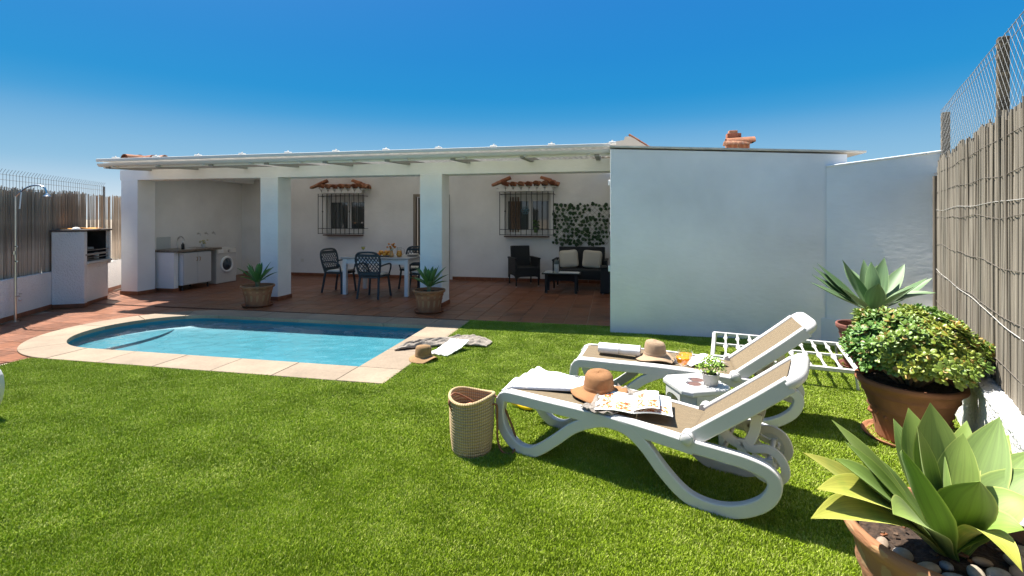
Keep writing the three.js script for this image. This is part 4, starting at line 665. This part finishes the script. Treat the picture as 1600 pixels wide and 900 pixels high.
{ // jade shrub in the big pot
  const o = thing('jade_shrub', 'round yellow green jade shrub in a large terracotta pot by the low wall', 'potted plant', [2.02, 0, -3.86], YAW);
  mesh('saucer', saucer(.275), potB, o);
  mesh('pot', lathe([[0, .016], [.185, .016], [.19, .03], [.205, .12], [.228, .22], [.24, .228], [.232, .24], [.262, .32], [.273, .327], [.266, .338], [.285, .38], [.305, .392], [.312, .405], [.31, .425], [.3, .43], [.28, .428], [.27, .4], [.25, .37], [0, .37]], 64), potB, o);
  mesh('relief_garland', [...Array(22)].map((_, i) => { const a = i * 2 * Math.PI / 22; return sph(.014, Math.cos(a) * .222, .17 - .035 * Math.abs(Math.sin(i * Math.PI / 5.5)) + .03, Math.sin(a) * .222, 1, 1, 1, 8, 6); }), potB, o);
  mesh('soil', soilDisc(.275, .395), M.soil, o);
  const br = []; for (let i = 0; i < 22; i++) { const a = i * 2.4, d = .12 + .22 * Math.sqrt(i / 22); br.push(tube([[Math.cos(a) * .05, .38, Math.sin(a) * .05], [Math.cos(a) * d * .6, .5, Math.sin(a) * d * .6], [Math.cos(a) * d, .62, Math.sin(a) * d]], .012, 8, 5)); }
  mesh('branches', br, std([.2, .14, .08], .9), o);
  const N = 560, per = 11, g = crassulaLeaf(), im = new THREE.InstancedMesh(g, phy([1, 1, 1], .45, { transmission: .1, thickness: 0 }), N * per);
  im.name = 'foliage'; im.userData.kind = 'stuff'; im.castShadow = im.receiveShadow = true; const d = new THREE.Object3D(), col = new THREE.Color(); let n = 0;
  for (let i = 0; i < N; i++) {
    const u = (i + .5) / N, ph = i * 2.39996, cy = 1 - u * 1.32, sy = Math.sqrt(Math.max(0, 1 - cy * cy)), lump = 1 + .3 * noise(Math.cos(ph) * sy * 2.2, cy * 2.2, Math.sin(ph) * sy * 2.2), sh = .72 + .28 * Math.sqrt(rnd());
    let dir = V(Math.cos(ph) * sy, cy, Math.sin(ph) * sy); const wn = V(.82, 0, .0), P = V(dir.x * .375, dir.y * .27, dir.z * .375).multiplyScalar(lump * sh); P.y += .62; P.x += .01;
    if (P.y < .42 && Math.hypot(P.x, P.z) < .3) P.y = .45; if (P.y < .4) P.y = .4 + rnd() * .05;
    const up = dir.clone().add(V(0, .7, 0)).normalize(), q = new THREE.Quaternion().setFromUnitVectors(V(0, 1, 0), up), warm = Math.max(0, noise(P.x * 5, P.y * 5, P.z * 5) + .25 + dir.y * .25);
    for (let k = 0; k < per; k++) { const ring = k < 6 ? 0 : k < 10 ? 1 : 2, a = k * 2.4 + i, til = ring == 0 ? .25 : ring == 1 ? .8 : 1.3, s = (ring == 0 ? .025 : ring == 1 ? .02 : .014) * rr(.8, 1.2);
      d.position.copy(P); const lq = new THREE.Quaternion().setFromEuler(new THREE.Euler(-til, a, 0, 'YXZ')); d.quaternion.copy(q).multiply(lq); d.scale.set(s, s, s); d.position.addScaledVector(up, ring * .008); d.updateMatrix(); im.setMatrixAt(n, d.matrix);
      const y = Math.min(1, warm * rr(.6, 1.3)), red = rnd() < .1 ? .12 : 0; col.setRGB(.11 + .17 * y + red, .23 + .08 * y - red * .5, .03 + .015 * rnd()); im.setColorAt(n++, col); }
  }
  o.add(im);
}

// ---------- loungers ----------
const sling = std([.275, .21, .13], .85, { map: tex(256, (u, v) => { const q = .82 + .18 * (.5 + .5 * Math.sin(u * 2 * Math.PI * 48)) * (.5 + .5 * Math.sin(v * 2 * Math.PI * 48)), b = fbm(u * 6, v * 6, 6, 4, 260), k = q * (.88 + .16 * b); return [k, k * .985, k * .95]; }, true, [6, 6]), bumpMap: tex(256, (u, v) => (.5 + .5 * Math.sin(u * 2 * Math.PI * 48)) * (.5 + .5 * Math.sin(v * 2 * Math.PI * 48)), false, [6, 6]), bumpScale: .001 });
const propM = std([.62, .57, .5], .5);
function lounger(label, pos, turn, tipH) {
  const o = thing('sun_lounger', label, 'sun lounger', pos, turn, 'white sun loungers with beige sling'), w = .237, tx = 1.54, ty = tipH;
  const leg = [[-.205, .335], [-.215, .24], [-.18, .13], [-.09, .05], [0, .0345], [.075, .06], [.2, .155], [.33, .265], [.47, .335], [.58, .352], [.68, .33], [.77, .265], [.87, .155], [.97, .07], [1.06, .036], [1.17, .0345], [1.28, .07], [1.375, .14], [1.415, .225], [1.39, .285], [1.3, .312], [1.17, .322], [1.02, .328]];
  const rail = [[-.205, .325], [-.19, .348], [-.14, .36], [.1, .358], [.45, .356], [.75, .342], [1.03, .32]];
  for (const s of [1, -1]) {
    mesh('leg_loop', sweep(leg, .068, .05, 150, false, s * w), M.white, o);
    const r = mesh('seat_rail', sweep(rail, .07, .05, 50, false, s * (w - .0005)), M.white, o);
    mesh('rail_lip', sweep([[-.15, .395], [.1, .393], [.45, .391], [.75, .377], [1.0, .357]], .012, .03, 30, false, s * (w - .018)), M.white, r);
    mesh('hinge_knob', [new THREE.CylinderGeometry(.036, .036, .07, 20).rotateX(Math.PI / 2).translate(1.0, .366, s * w), sph(.034, 1.0, .366, s * (w + .03), 1, 1, .5)], M.white, o);
    mesh('back_rail', sweep([[1.02, .36], [1.3, .36 + (ty - .36) * .52], [tx - .06, ty - .055]], .078, .05, 20, false, s * (w - .025)), M.white, o);
    // pierced adjusting bracket
    const z = s * (w - .1);
    const prop = mesh('prop_bracket', [sweep([[1.13, .44], [1.2, .37], [1.27, .36], [1.31, .43], [1.325, .53]], .05, .02, 30, false, z), sweep([[1.24, .37], [1.27, .3], [1.33, .225], [1.41, .205], [1.455, .255], [1.43, .33], [1.37, .36], [1.3, .345]], .042, .022, 50, true, z), sweep([[1.3, .31], [1.36, .29], [1.4, .3]], .03, .02, 10, false, z)], propM, o);
    mesh('pivot_pin', bar([1.4, .27, z - .04], [1.4, .27, z + .04], .012, 8), propM, prop);
  }
  const th = Math.atan2(ty - .36, tx - 1.02), bx = (u, y) => [1.02 + Math.cos(th) * u - Math.sin(th) * y, .36 + Math.sin(th) * u + Math.cos(th) * y], LB = Math.hypot(tx - 1.02, ty - .36);
  { // rounded head of the backrest
    const pts = []; for (let i = 0; i <= 24; i++) { const a = -Math.PI / 2 + Math.PI * i / 24; const ex = Math.sign(Math.cos(a)) * Math.pow(Math.abs(Math.cos(a)), .55), ez = Math.sign(Math.sin(a)) * Math.pow(Math.abs(Math.sin(a)), .45); pts.push([LB - .075 + .075 * ex - .02, ez * (w - .025)]); }
    const c = new THREE.CatmullRomCurve3(pts.map(([u, z]) => { const p = bx(u, -.0); return V(p[0], p[1], z); })); const g = new THREE.TubeGeometry(c, 60, .031, 10); mesh('head_rail', g, M.white, o);
    mesh('head_panel', slab((u, v) => { const p = bx(LB - .11 + u * .075, .012); return [p[0], p[1], (v - .5) * 2 * (w - .05) * (1 - .12 * u * u)]; }, 4, 10, .02), M.white, o);
  }
  mesh('seat_sling', slab((u, v) => { const s = -.165 + u * 1.2, vv = (v - .5) * 2; return [s, .391 - .034 * u * u + .008 * Math.sin(u * 3) - .022 * (1 - vv * vv) * Math.sin(Math.PI * Math.min(1, u * 1.02)) , vv * (w - .02)]; }, 40, 12, .005), sling, o);
  mesh('back_sling', slab((u, v) => { const vv = (v - .5) * 2, p = bx(.0 + u * (LB - .085), .022 - .012 * (1 - vv * vv) * Math.sin(Math.PI * u)); return [p[0], p[1], vv * (w - .045)]; }, 24, 10, .005), sling, o);
  mesh('cross_bar', [box(.05, .035, 2 * w - .05, -.175, .36, 0), box(.05, .03, 2 * w - .05, .5, .335, 0), box(.05, .03, 2 * w - .05, 1.0, .32, 0), bar([1.38, .3, -w + .1], [1.38, .3, w - .1], .014, 8), bar([1.17, .322, -w + .02], [1.17, .322, w - .02], .012, 8)], M.white, o);
  return o;
}
const d1 = [.933, .36], n1 = [.36, -.933], A1 = [-.545, -3.085];
const th1 = -Math.atan2(d1[1], d1[0]);
const on1 = (s, off, y) => [A1[0] + d1[0] * s + n1[0] * (.26 - off), y, A1[1] + d1[1] * s + n1[1] * (.26 - off)];   // off: towards the viewer from the centre line
const lg1 = lounger('white sun lounger nearest the viewer with magazine and brown hat on it', on1(0, 0, 0), th1, .79);
const d2 = [.993, .118], n2 = [.118, -.993], A2 = [-.1, -3.97], th2 = -Math.atan2(d2[1], d2[0]);
const on2 = (s, off, y) => [A2[0] + d2[0] * s + n2[0] * (.26 - off), y, A2[1] + d2[1] * s + n2[1] * (.26 - off)];
copyOf(lg1, on2(0, 0, 0), th2, 'white sun lounger farther from the viewer with rolled towel and pale hat');
copyOf(lg1, [-4.83, 0, -2.6], Math.PI, 'white sun lounger cut off by the left edge of the picture');

// hats
function hat(label, pos, brim, crown, h, col, k, turn = 0) {
  const weave = tex(128, (u, v) => { const a = .5 + .5 * Math.sin(v * 2 * Math.PI * 20), b = .5 + .5 * Math.sin(u * 2 * Math.PI * 40 + Math.floor(v * 20) * 3.14); const q = .8 + .2 * a * b + .1 * (fbm(u * 8, v * 8, 8, 3, 270 + k) - .5); return [q, q * .98, q * .95]; }, true, [3, 2]);
  const m = std(col, .95, { map: weave, bumpMap: tex(128, (u, v) => (.5 + .5 * Math.sin(v * 2 * Math.PI * 20)) * (.5 + .5 * Math.sin(u * 2 * Math.PI * 40)), false, [3, 2]), bumpScale: .002, side: THREE.DoubleSide });
  const o = thing('sun_hat', label, 'hat', pos, turn);
  const wob = (g) => { const p = g.attributes.position; for (let i = 0; i < p.count; i++) { const x = p.getX(i), z = p.getZ(i), r = Math.hypot(x, z), a = Math.atan2(z, x); if (r > crown * 1.02) p.setY(i, Math.max(.001, p.getY(i) + (r - crown) / (brim - crown) * .02 * (Math.sin(a * 2 + k) + .5 * Math.sin(a * 3 + 1)))); else p.setY(i, p.getY(i) * (1 + .05 * Math.cos(a + k))); } g.computeVertexNormals(); return g; };
  mesh('brim', wob(lathe([[crown * .97, .042], [crown * 1.08, .036], [(crown + brim) / 2, .028], [brim * .95, .014], [brim, .01], [brim * .995, .006], [brim * .95, .01], [(crown + brim) / 2, .023], [crown * 1.05, .032], [crown * .96, .038]], 64)), m, o);
  mesh('crown', wob(lathe([[crown, .036], [crown * .99, h * .5], [crown * .93, h * .8], [crown * .8, h * .94], [crown * .5, h], [.001, h * .985]], 48)), m, o);
  mesh('band', lathe([[crown * 1.0, .034], [crown * 1.015, .038], [crown * 1.012, .058], [crown * 1.0, .06]], 48), std(col.map(c => c * .8), .9), o);
  return o;
}
hat('brown felt sun hat lying on the nearest lounger', on1(.37, -.05, .386), .185, .098, .15, [.4, .2, .085], 1, .4);
hat('pale straw hat lying on the farther lounger', on2(.42, .03, .386), .16, .088, .15, [.5, .36, .24], 2, 1.1);
hat('tan straw hat beside the grey cloth at the pool edge', [-2.0, .02, -4.93], .155, .09, .155, [.4, .25, .125], 3, 2);

{ // towels and reading matter
  const tw = mesh('white_towel', slab((u, v) => { const s = -.22 + u * .5, z = -.22 + v * (.44 - .24 * u); const e = Math.min(1, 8 * Math.min(u, 1 - u, v * .8 + .02, 1 - v)); return [s, .408 + .028 * e + .014 * noise(u * 5, v * 5) * e + (u < .12 ? -.1 * (.12 - u) * 2 : 0) + .02 * Math.exp(-(((u - .1) / .09) ** 2)) * (.5 + .5 * Math.sin(v * 24)), z]; }, 50, 30, .014), M.towel);
  tag(tw, 'white towel with a small grey monogram at the foot of the nearest lounger', 'towel'); tw.position.set(...on1(0, 0, 0)); tw.rotation.y = th1;
  const mk = std([.12, .12, .12], .9), mono = mesh('monogram', [box(.008, .004, .035, 0, 0, 0), box(.008, .004, .035, .024, 0, 0), box(.02, .004, .007, .012, 0, 0), box(.008, .004, .022, .048, 0, .004)].map(g => g.translate(.16, .4405, -.15)), mk, tw);
  const roll = thing('rolled_towel', 'rolled white towel on the foot end of the farther lounger', 'towel', on2(.13, .02, .398), th2);
  { const g = new THREE.CylinderGeometry(.05, .05, .34, 32, 12); g.rotateZ(Math.PI / 2); const p = g.attributes.position; for (let i = 0; i < p.count; i++) { const x = p.getX(i), y = p.getY(i), z = p.getZ(i), k = 1 + .05 * noise(x * 12, y * 20, z * 20) - .05 * Math.exp(-((x / .02) ** 2)); p.setXYZ(i, x, Math.max(-.036, y * k * .86), z * k * 1.12); } g.computeVertexNormals(); mesh('roll', g.translate(0, .04, 0), M.towel, roll);
    for (const s of [-1, 1]) { const pts = []; for (let i = 0; i < 46; i++) { const a = i * .42, r = .006 + .04 * i / 46; pts.push([s * .171, .04 + Math.sin(a) * r * .86, Math.cos(a) * r * 1.1]); } mesh('roll_edge', tube(pts, .004, 120, 5), M.towel, roll); }
    mesh('tie', new THREE.TorusGeometry(.05, .003, 6, 32).rotateY(Math.PI / 2).scale(1, .86, 1.12).translate(0, .04, 0), std([.6, .56, .5], .9), roll); }
  // taupe cloth under the magazine
  const cl = mesh('taupe_scarf', slab((u, v) => { const z = .25 - u * .48 + .03 * Math.sin(v * 3), s = .37 + v * .2 + .05 * u; const e = Math.min(1, 6 * Math.min(u + .05, 1.05 - u)); return [s + .03 * Math.sin(u * 9), .4 + .03 * Math.abs(noise(u * 4, v * 3)) + .04 * Math.max(0, noise(u * 6 + 3, v * 5 + 1)) , z]; }, 50, 30, .005), M.taupe);
  tag(cl, 'crumpled taupe scarf under the magazine on the nearest lounger', 'scarf'); cl.position.set(...on1(0, 0, 0)); cl.rotation.y = th1;
  const pageTex = (k) => { const c = document.createElement('canvas'); c.width = c.height = 256; const x = c.getContext('2d'); x.fillStyle = '#f6f3ee'; x.fillRect(0, 0, 256, 256);
    const food = (a, b, w, h) => { for (let i = 0; i < 160; i++) { const q = hash(i, k, 3), r = hash(i, k, 4), s = hash(i, k, 5); x.fillStyle = ['#d8742a', '#c4521c', '#e8a060', '#b98a5c', '#f0dcc0', '#8c4a22'][Math.floor(s * 6)]; x.beginPath(); x.ellipse(a + q * w, b + r * h, 4 + 10 * s, 3 + 7 * q, r * 3, 0, 7); x.fill(); } };
    if (k == 0) { x.save(); food(20, 20, 90, 200); food(140, 16, 96, 100); x.restore(); x.fillStyle = '#9aa6ac'; for (let i = 0; i < 9; i++) x.fillRect(140, 136 + i * 10, 60 + 34 * hash(i, 1, 1), 3); }
    else { food(18, 18, 210, 110); x.fillStyle = '#a7b0b4'; for (let i = 0; i < 8; i++) x.fillRect(20, 150 + i * 11, 90 + 90 * hash(i, 2, 1), 3); }
    const t = new THREE.CanvasTexture(c); t.colorSpace = THREE.SRGBColorSpace; return t; };
  const mag = thing('magazine', 'open magazine with orange food photographs on the nearest lounger', 'magazine', on1(.64, .06, .402), th1 + .3);
  const page = (x0, w, k, amp, ph) => slab((u, v) => [x0 + u * w, .014 + .6 * amp * Math.sin(u * Math.PI) + .009 * Math.sin(v * 5 + ph) * u * (x0 < 0 ? 1 - u : 1), (v - .5) * .3], 16, 10, .004);
  mesh('left_page', page(-.22, .22, 0, .018, 0), std([.95, .95, .95], .55, { map: pageTex(0) }), mag);
  mesh('right_page', page(.003, .22, 1, .02, 2), std([.95, .95, .95], .55, { map: pageTex(1) }), mag);
  const leaf2 = mesh('turned_page', slab((u, v) => [u * .2 * .75, .02 + .03 * Math.sin(u * 1.9), (v - .5) * .29], 14, 6, .002), std([.95, .95, .95], .6, { map: pageTex(0) }), mag); leaf2.position.y = .006;
  const bk = thing('open_book', 'white open book lying by the backrest of the farther lounger', 'book', on2(.78, -.05, .372), th2 + .5);
  mesh('left_page', slab((u, v) => [-.16 + u * .16, .006 + .022 * Math.sin(u * 3.1) + .006 * v, (v - .5) * .24], 12, 4, .006), std([.8, .8, .78], .8), bk);
  mesh('right_page', slab((u, v) => [.002 + u * .16, .006 + .026 * Math.sin(u * 3.1), (v - .5) * .24], 12, 4, .006), std([.8, .8, .78], .8), bk);
  const sg = thing('sunglasses', 'dark sunglasses beside the pale hat on the farther lounger', 'sunglasses', on2(.62, .1, .383), th2 + .3);
  for (const s of [-1, 1]) { mesh('lens', sph(.024, s * .032, .02, 0, 1, .85, .15), phy([.25, .25, .27], .1, { clearcoat: 1 }), sg); mesh('temple', bar([s * .058, .022, 0], [s * .052, .004, -.12], .003, 5), M.iron, sg); } mesh('bridge', bar([-.01, .025, 0], [.01, .025, 0], .003, 5), M.iron, sg);
}
{ // pool-side cloth and towel
  const c = mesh('grey_cloth', slab((u, v) => { const x = -2.45 + u * 1.0, z = -5.17 - u * .36 - .12 * Math.sin(u * 3.1) - v * (.13 + .2 * Math.sin(Math.max(0, u - .12) * 3)); const e = Math.min(1, 7 * Math.min(u + .02, 1.02 - u, v + .05, 1.05 - v)); return [x + .03 * noise(v * 4, u * 3), .03 + e * (.035 + .05 * Math.abs(noise(u * 7, v * 6, 2)) + .02 * noise(u * 16, v * 12, 5)), z + .025 * noise(u * 8, v * 3, 9)]; }, 90, 40, .012), M.taupe);
  tag(c, 'crumpled grey brown cloth lying across the pool edge and grass', 'cloth');
  const t = mesh('small_white_towel', slab((u, v) => { const x = -2.02 + u * .24 + v * .14, z = -5.12 - v * .36 + u * .04; return [x, .035 + .02 * v + .012 * noise(u * 6, v * 6) + .06 * v * v, z]; }, 24, 24, .012), M.towel); tag(t, 'small white towel folded behind the tan hat at the pool edge', 'towel');
}
{ // seagrass basket
  const b = thing('straw_basket', 'tall round straw basket with leather straps standing on the grass', 'basket', [-.915, 0, -3.1], .3);
  const str = std([.7, .55, .35], .95, { map: tex(256, (u, v) => { const s = .5 + .5 * Math.sin(u * 2 * Math.PI * 60 + Math.sin(v * 2 * Math.PI * 16) * 1.2), q = .66 + .28 * s + .2 * (fbm(u * 20, v * 20, 20, 3, 280) - .5); return [q, q * .97, q * .9]; }, true), bumpMap: tex(256, (u, v) => .5 + .5 * Math.sin(u * 2 * Math.PI * 60), false), bumpScale: .003 });
  const rad = t => .118 + .03 * Math.pow(t, .8) + .004 * Math.sin(t * 5), Hb = .37, n = 19;
  const deform = g => { const p = g.attributes.position; for (let i = 0; i < p.count; i++) { const x = p.getX(i), y = p.getY(i), z = p.getZ(i), a = Math.atan2(z, x), t = y / Hb; p.setXYZ(i, x * (1 + .03 * t * Math.cos(2 * a + 1)), y + t * t * .016 * Math.sin(a * 2 + .5), z * (1 - .03 * t)); } g.computeVertexNormals(); return g; };
  for (let i = 0; i < n; i++) { const t = (i + .5) / n, R = rad(t), tg = new THREE.TorusGeometry(R, .0085, 8, 64); tg.rotateX(Math.PI / 2); tg.scale(1, 1.25, 1); const uvA = tg.attributes.uv; tg.translate(0, t * Hb, 0); mesh('coil', deform(tg), str, b); }
  mesh('lining', deform(lathe([[0, .012], [.11, .012], ...[...Array(8)].map((_, i) => [rad(i / 7) - .004, .014 + i / 7 * (Hb - .02)])], 48)), std([.42, .24, .13], .95, { side: THREE.DoubleSide, map: blotch(.7, 1, 14, 3, 282) }), b);
  const tg = new THREE.TorusGeometry(rad(1), .0105, 8, 64); tg.rotateX(Math.PI / 2); tg.translate(0, Hb, 0); mesh('rim', deform(tg), str, b);
  mesh('strap', tube([[.13, .33, .06], [.158, .32, .05], [.165, .2, .05], [.17, .08, .06], [.2, .02, .08], [.26, .01, .08], [.29, .06, .05], [.25, .2, 0], [.18, .33, -.03], [.14, .35, -.05]], .0075, 80, 8), M.leather, b);
  mesh('strap', tube([[-.13, .3, .07], [-.15, .35, .06], [-.12, .385, .0], [0, .33, -.01], [.08, .27, 0], [.12, .3, -.04], [.14, .35, -.06]], .006, 60, 8), M.leather, b);
  const it = mesh('folded_cloth', slab((u, v) => [-.09 + u * .15, .24 + .05 * Math.sin(u * 4 + v * 3), -.08 + v * .16], 12, 12, .03), std([.5, .2, .12], .9)); tag(it, 'rust coloured cloth inside the straw basket', 'cloth'); it.position.set(-.915, 0, -3.1);
}
{ // yellow thing on the grass
  const g = new THREE.SphereGeometry(.05, 20, 14), p = g.attributes.position; for (let i = 0; i < p.count; i++) { const x = p.getX(i) / .05; p.setXYZ(i, p.getX(i) * 1.5, p.getY(i) * .5, p.getZ(i) * (.72 + .12 * x)); } g.computeVertexNormals(); g.translate(.04, .03, 0);
  const y = thing('yellow_gourd', 'bright yellow bottle shaped toy on the grass under the lounger', 'toy', [-.72, .012, -3.83], -.35); const ym = std([.85, .55, .01], .4); mesh('body', g, ym, y); mesh('neck', bar([-.02, .03, 0], [-.085, .035, 0], .015, 10), ym, y);
}
{ // plastic stool with drinks and plant
  const c = [.575, 0, -3.6], s = thing('plastic_stool', 'low white plastic stool table between the two loungers', 'stool', c, .38); s.scale.set(.95, 1.11, .95);
  const sh = (w, r) => { const q = new THREE.Shape(), h = w / 2; q.moveTo(-h + r, -h); q.lineTo(h - r, -h); q.lineTo(h, -h + r); q.lineTo(h, h - r); q.lineTo(h - r, h); q.lineTo(-h + r, h); q.lineTo(-h, h - r); q.lineTo(-h, -h + r); q.closePath(); return q; };
  const top = new THREE.ExtrudeGeometry(sh(.36, .05), { depth: .012, bevelEnabled: true, bevelSize: .012, bevelThickness: .012, bevelSegments: 4 }); top.rotateX(-Math.PI / 2); top.translate(0, .332, 0);
  mesh('stool_top', muv(top), M.white, s);
  for (let k = 0; k < 4; k++) { // arched skirts
    const q = new THREE.Shape(); q.moveTo(-.1, .34); q.lineTo(.1, .34); q.lineTo(.105, .2); q.bezierCurveTo(.1, .275, .075, .29, 0, .292); q.bezierCurveTo(-.075, .29, -.1, .275, -.105, .2); q.closePath();
    const g = new THREE.ExtrudeGeometry(q, { depth: .008, bevelEnabled: false, curveSegments: 10 }); g.translate(0, 0, .178); g.rotateY(k * Math.PI / 2); mesh('skirt', muv(g), M.white, s);
    const l = new THREE.Shape(); l.moveTo(-.062, .34); l.lineTo(.062, .34); l.lineTo(.05, 0); l.lineTo(-.05, 0); l.closePath(); const lg = new THREE.ExtrudeGeometry(l, { depth: .03, bevelEnabled: true, bevelSize: .006, bevelThickness: .006, bevelSegments: 2 }); lg.translate(0, 0, .176); lg.rotateX(-.06); lg.rotateY(Math.PI / 4 + k * Math.PI / 2); mesh('leg', muv(lg), M.white, s);
  }
  const Y = .3955, glassM = phy([.97, .97, .97], .02, { transmission: 1, thickness: 0 });
  for (const [x, z, l] of [[.485, -3.59, 'stemmed glass of orange drink nearer the viewer on the white stool'], [.515, -3.68, 'stemmed glass of orange drink behind the other on the white stool']]) {
    const g = thing('cocktail_glass', l, 'glass', [x, Y, z], 0, 'drinks on the stool');
    mesh('glass_bowl', lathe([[0, 0], [.035, 0], [.036, .003], [.005, .01], [.004, .095], [.012, .105], [.04, .13], [.05, .165], [.05, .195], [.0485, .195], [.0485, .165], [.0385, .132], [.01, .108], [0, .107]], 32), glassM, g);
    mesh('drink', lathe([[0, .1095], [.009, .1105], [.037, .134], [.0465, .165], [.0465, .172], [0, .172]], 28), phy([.95, .52, .02], .15, { transmission: .55, thickness: 0 }), g);
  }
  const p = thing('potted_herb', 'small bright green leafy plant in a white pot on the stool', 'potted plant', [.665, Y, -3.56]);
  mesh('pot', lathe([[0, 0], [.045, 0], [.058, .075], [.06, .08], [.054, .08], [.043, .06], [0, .06]], 28), std([.66, .64, .6], .7, { map: blotch(.8, 1, 8, 4, 290) }), p); mesh('soil', soilDisc(.048, .068), M.soil, p);
  const lg = new THREE.SphereGeometry(1, 6, 4); lg.scale(.55, .12, 1); lg.translate(0, 0, .9); const im = new THREE.InstancedMesh(lg, phy([1, 1, 1], .5, { transmission: .25, thickness: 0 }), 330); im.name = 'foliage'; im.userData.kind = 'stuff'; im.castShadow = im.receiveShadow = true;
  const d = new THREE.Object3D(), cc = new THREE.Color(); for (let i = 0; i < 330; i++) { const a = rr(0, 6.28), e = rr(-.3, 1.5), r = .03 + .055 * Math.sqrt(rnd()); d.position.set(Math.cos(a) * Math.cos(e) * r * 1.15, .115 + Math.sin(e) * r * .9, Math.sin(a) * Math.cos(e) * r * 1.15); d.rotation.set(rr(-.9, .5), rr(0, 6.28), rr(-.5, .5), 'YXZ'); d.scale.setScalar(rr(.008, .013)); d.updateMatrix(); im.setMatrixAt(i, d.matrix); const y = rnd(); cc.setRGB(.2 + .25 * y, .42 + .16 * y, .03 + .03 * rnd()); im.setColorAt(i, cc); } p.add(im);
  mesh('stems', [...Array(16)].map((_, i) => bar([Math.cos(i) * .02, .07, Math.sin(i) * .02], [Math.cos(i * 2.4) * .05, .14, Math.sin(i * 2.4) * .05], .0018, 4)), std([.15, .25, .05], .8), p);
}
{ // white balustrade frame lying on short legs
  const a = [.97, -5.1], w = 1.2, dp = .86, g = thing('white_metal_frame', 'white balustrade grille propped flat on short legs on the grass', 'metal frame', [a[0], 0, a[1]], -.21);
  const H = (z) => .175 + z * -.05; g.rotation.order = 'YXZ';
  const bx = (w_, h_, d_, x, y, z) => rbox(w_, h_, d_, .005, x, y, z);
  mesh('front_rail', bx(w, .035, .04, w / 2, H(0), 0), M.white, g); mesh('back_rail', bx(w, .035, .035, w / 2, H(-dp), -dp), M.white, g); mesh('middle_rail', bx(w - .04, .025, .025, w / 2, H(-dp * .62) - .025, -dp * .62), M.white, g);
  for (const x of [.0, w]) mesh('side_rail', sweepBar([x, H(0), .0], [x, H(-dp), -dp], .02), M.white, g);
  for (let i = 1; i < 10; i++) { const x = w * i / 10, y = z => H(z) + .002; const bl = lathe([[.009, 0], [.011, .05], [.02, .07], [.012, .1], [.01, .2], [.012, .3], [.022, .34], [.026, .37], [.02, .41], [.011, .45], [.01, .6], [.014, .64], [.024, .67], [.014, .71], [.009, dp]], 10); bl.rotateX(-Math.PI / 2 + .058 * -1 + .116); bl.translate(x, H(0), 0); mesh('baluster', bl, M.white, g); }
  for (const [x, z] of [[.02, 0], [w - .02, 0], [.02, -dp], [w - .02, -dp]]) mesh('leg', bar([x, H(z), z], [x + (x > .5 ? .02 : -.02), 0, z], .012, 8), M.white, g);
}
function sweepBar(a, b, r) { return bar(a, b, r, 8); }

// ---------- artificial turf ----------
{
  const blades = []; const B = 5;
  for (let k = 0; k < B; k++) {
    const a = k * 2.4 + .4, lean = .005 + .009 * hash(k, 1, 1), h = .0145 + .008 * hash(k, 2, 1), w = .0019, ox = .011 * Math.cos(k * 4.1), oz = .011 * Math.sin(k * 2.7);
    const sx = -Math.sin(a) * w, sz = Math.cos(a) * w, lx = Math.cos(a) * lean, lz = Math.sin(a) * lean;
    const P = [[ox - sx, -.012, oz - sz], [ox + sx, -.012, oz + sz], [ox + lx * .35 - sx * .9, h * .6, oz + lz * .35 - sz * .9], [ox + lx * .35 + sx * .9, h * .6, oz + lz * .35 + sz * .9], [ox + lx, h, oz + lz]];
    const g = new THREE.BufferGeometry(); g.setAttribute('position', new THREE.Float32BufferAttribute(P.flat(), 3)); g.setIndex([0, 1, 2, 1, 3, 2, 2, 3, 4]); g.computeVertexNormals(); blades.push(g);
  }
  const tuft = mergeGeometries(blades);
  const poly2 = lawnPts; const inPoly = (x, z) => { let c = false; for (let i = 0, j = poly2.length - 1; i < poly2.length; j = i++) { const [xi, zi] = poly2[i], [xj, zj] = poly2[j]; if ((zi > z) != (zj > z) && x < (xj - xi) * (z - zi) / (zj - zi) + xi) c = !c; } return c; };
  const pts = [];
  const density = 17500, area = (3.6 + 7.0) * (7 - 1.0), tries = Math.floor(density * area);
  for (let i = 0; i < tries; i++) { const x = rr(-7, 3.6), z = rr(-7, -1.0); const dist = Math.hypot(x, z); if (dist < 1.6) continue; const th = Math.atan2(x, -z) ; if (th < -1.22 || th > .76) continue; if (dist > 3.2 && rnd() > .62) continue; if (inPoly(x, z)) pts.push(x, z); }
  const n = pts.length / 2, im = new THREE.InstancedMesh(tuft, std([1, 1, 1], .55, { side: THREE.DoubleSide }), n);
  im.name = 'artificial_turf'; im.userData = { kind: 'stuff', label: 'green artificial turf covering the lawn', category: 'turf' }; im.castShadow = im.receiveShadow = true;
  const d = new THREE.Object3D(), c = new THREE.Color();
  for (let i = 0; i < n; i++) {
    const x = pts[2 * i], z = pts[2 * i + 1], f = noise(x * 1.1, z * 1.6, 2), f2 = noise(x * 3.4, z * 4.2, 8), far = Math.hypot(x, z) > 3.2 ? 1.22 : 1;
    d.position.set(x, rr(-.002, .002), z); d.rotation.set(.16 * f + .2 * f2 + rr(-.25, .25), rr(0, 6.28), .15 * f2 + rr(-.25, .25)); const s = rr(.8, 1.2); d.scale.set(s * far, s * (1 + .12 * f), s * far); d.updateMatrix(); im.setMatrixAt(i, d.matrix);
    const k = rnd(), y = rnd() < .12 + .3 * Math.max(0, f2) + .18 * Math.max(0, f) ? 1 : 0, m = .76 + .29 * rnd() + .1 * f + .12 * f2; c.setRGB((.225 + .06 * k + y * .22) * m, (.325 + .075 * k + y * .17) * m, (.008 + .006 * k + y * .11) * m); im.setColorAt(i, c);
  }
  scene.add(im); console.log('tufts', n);
}
renderer.render(scene, camera);
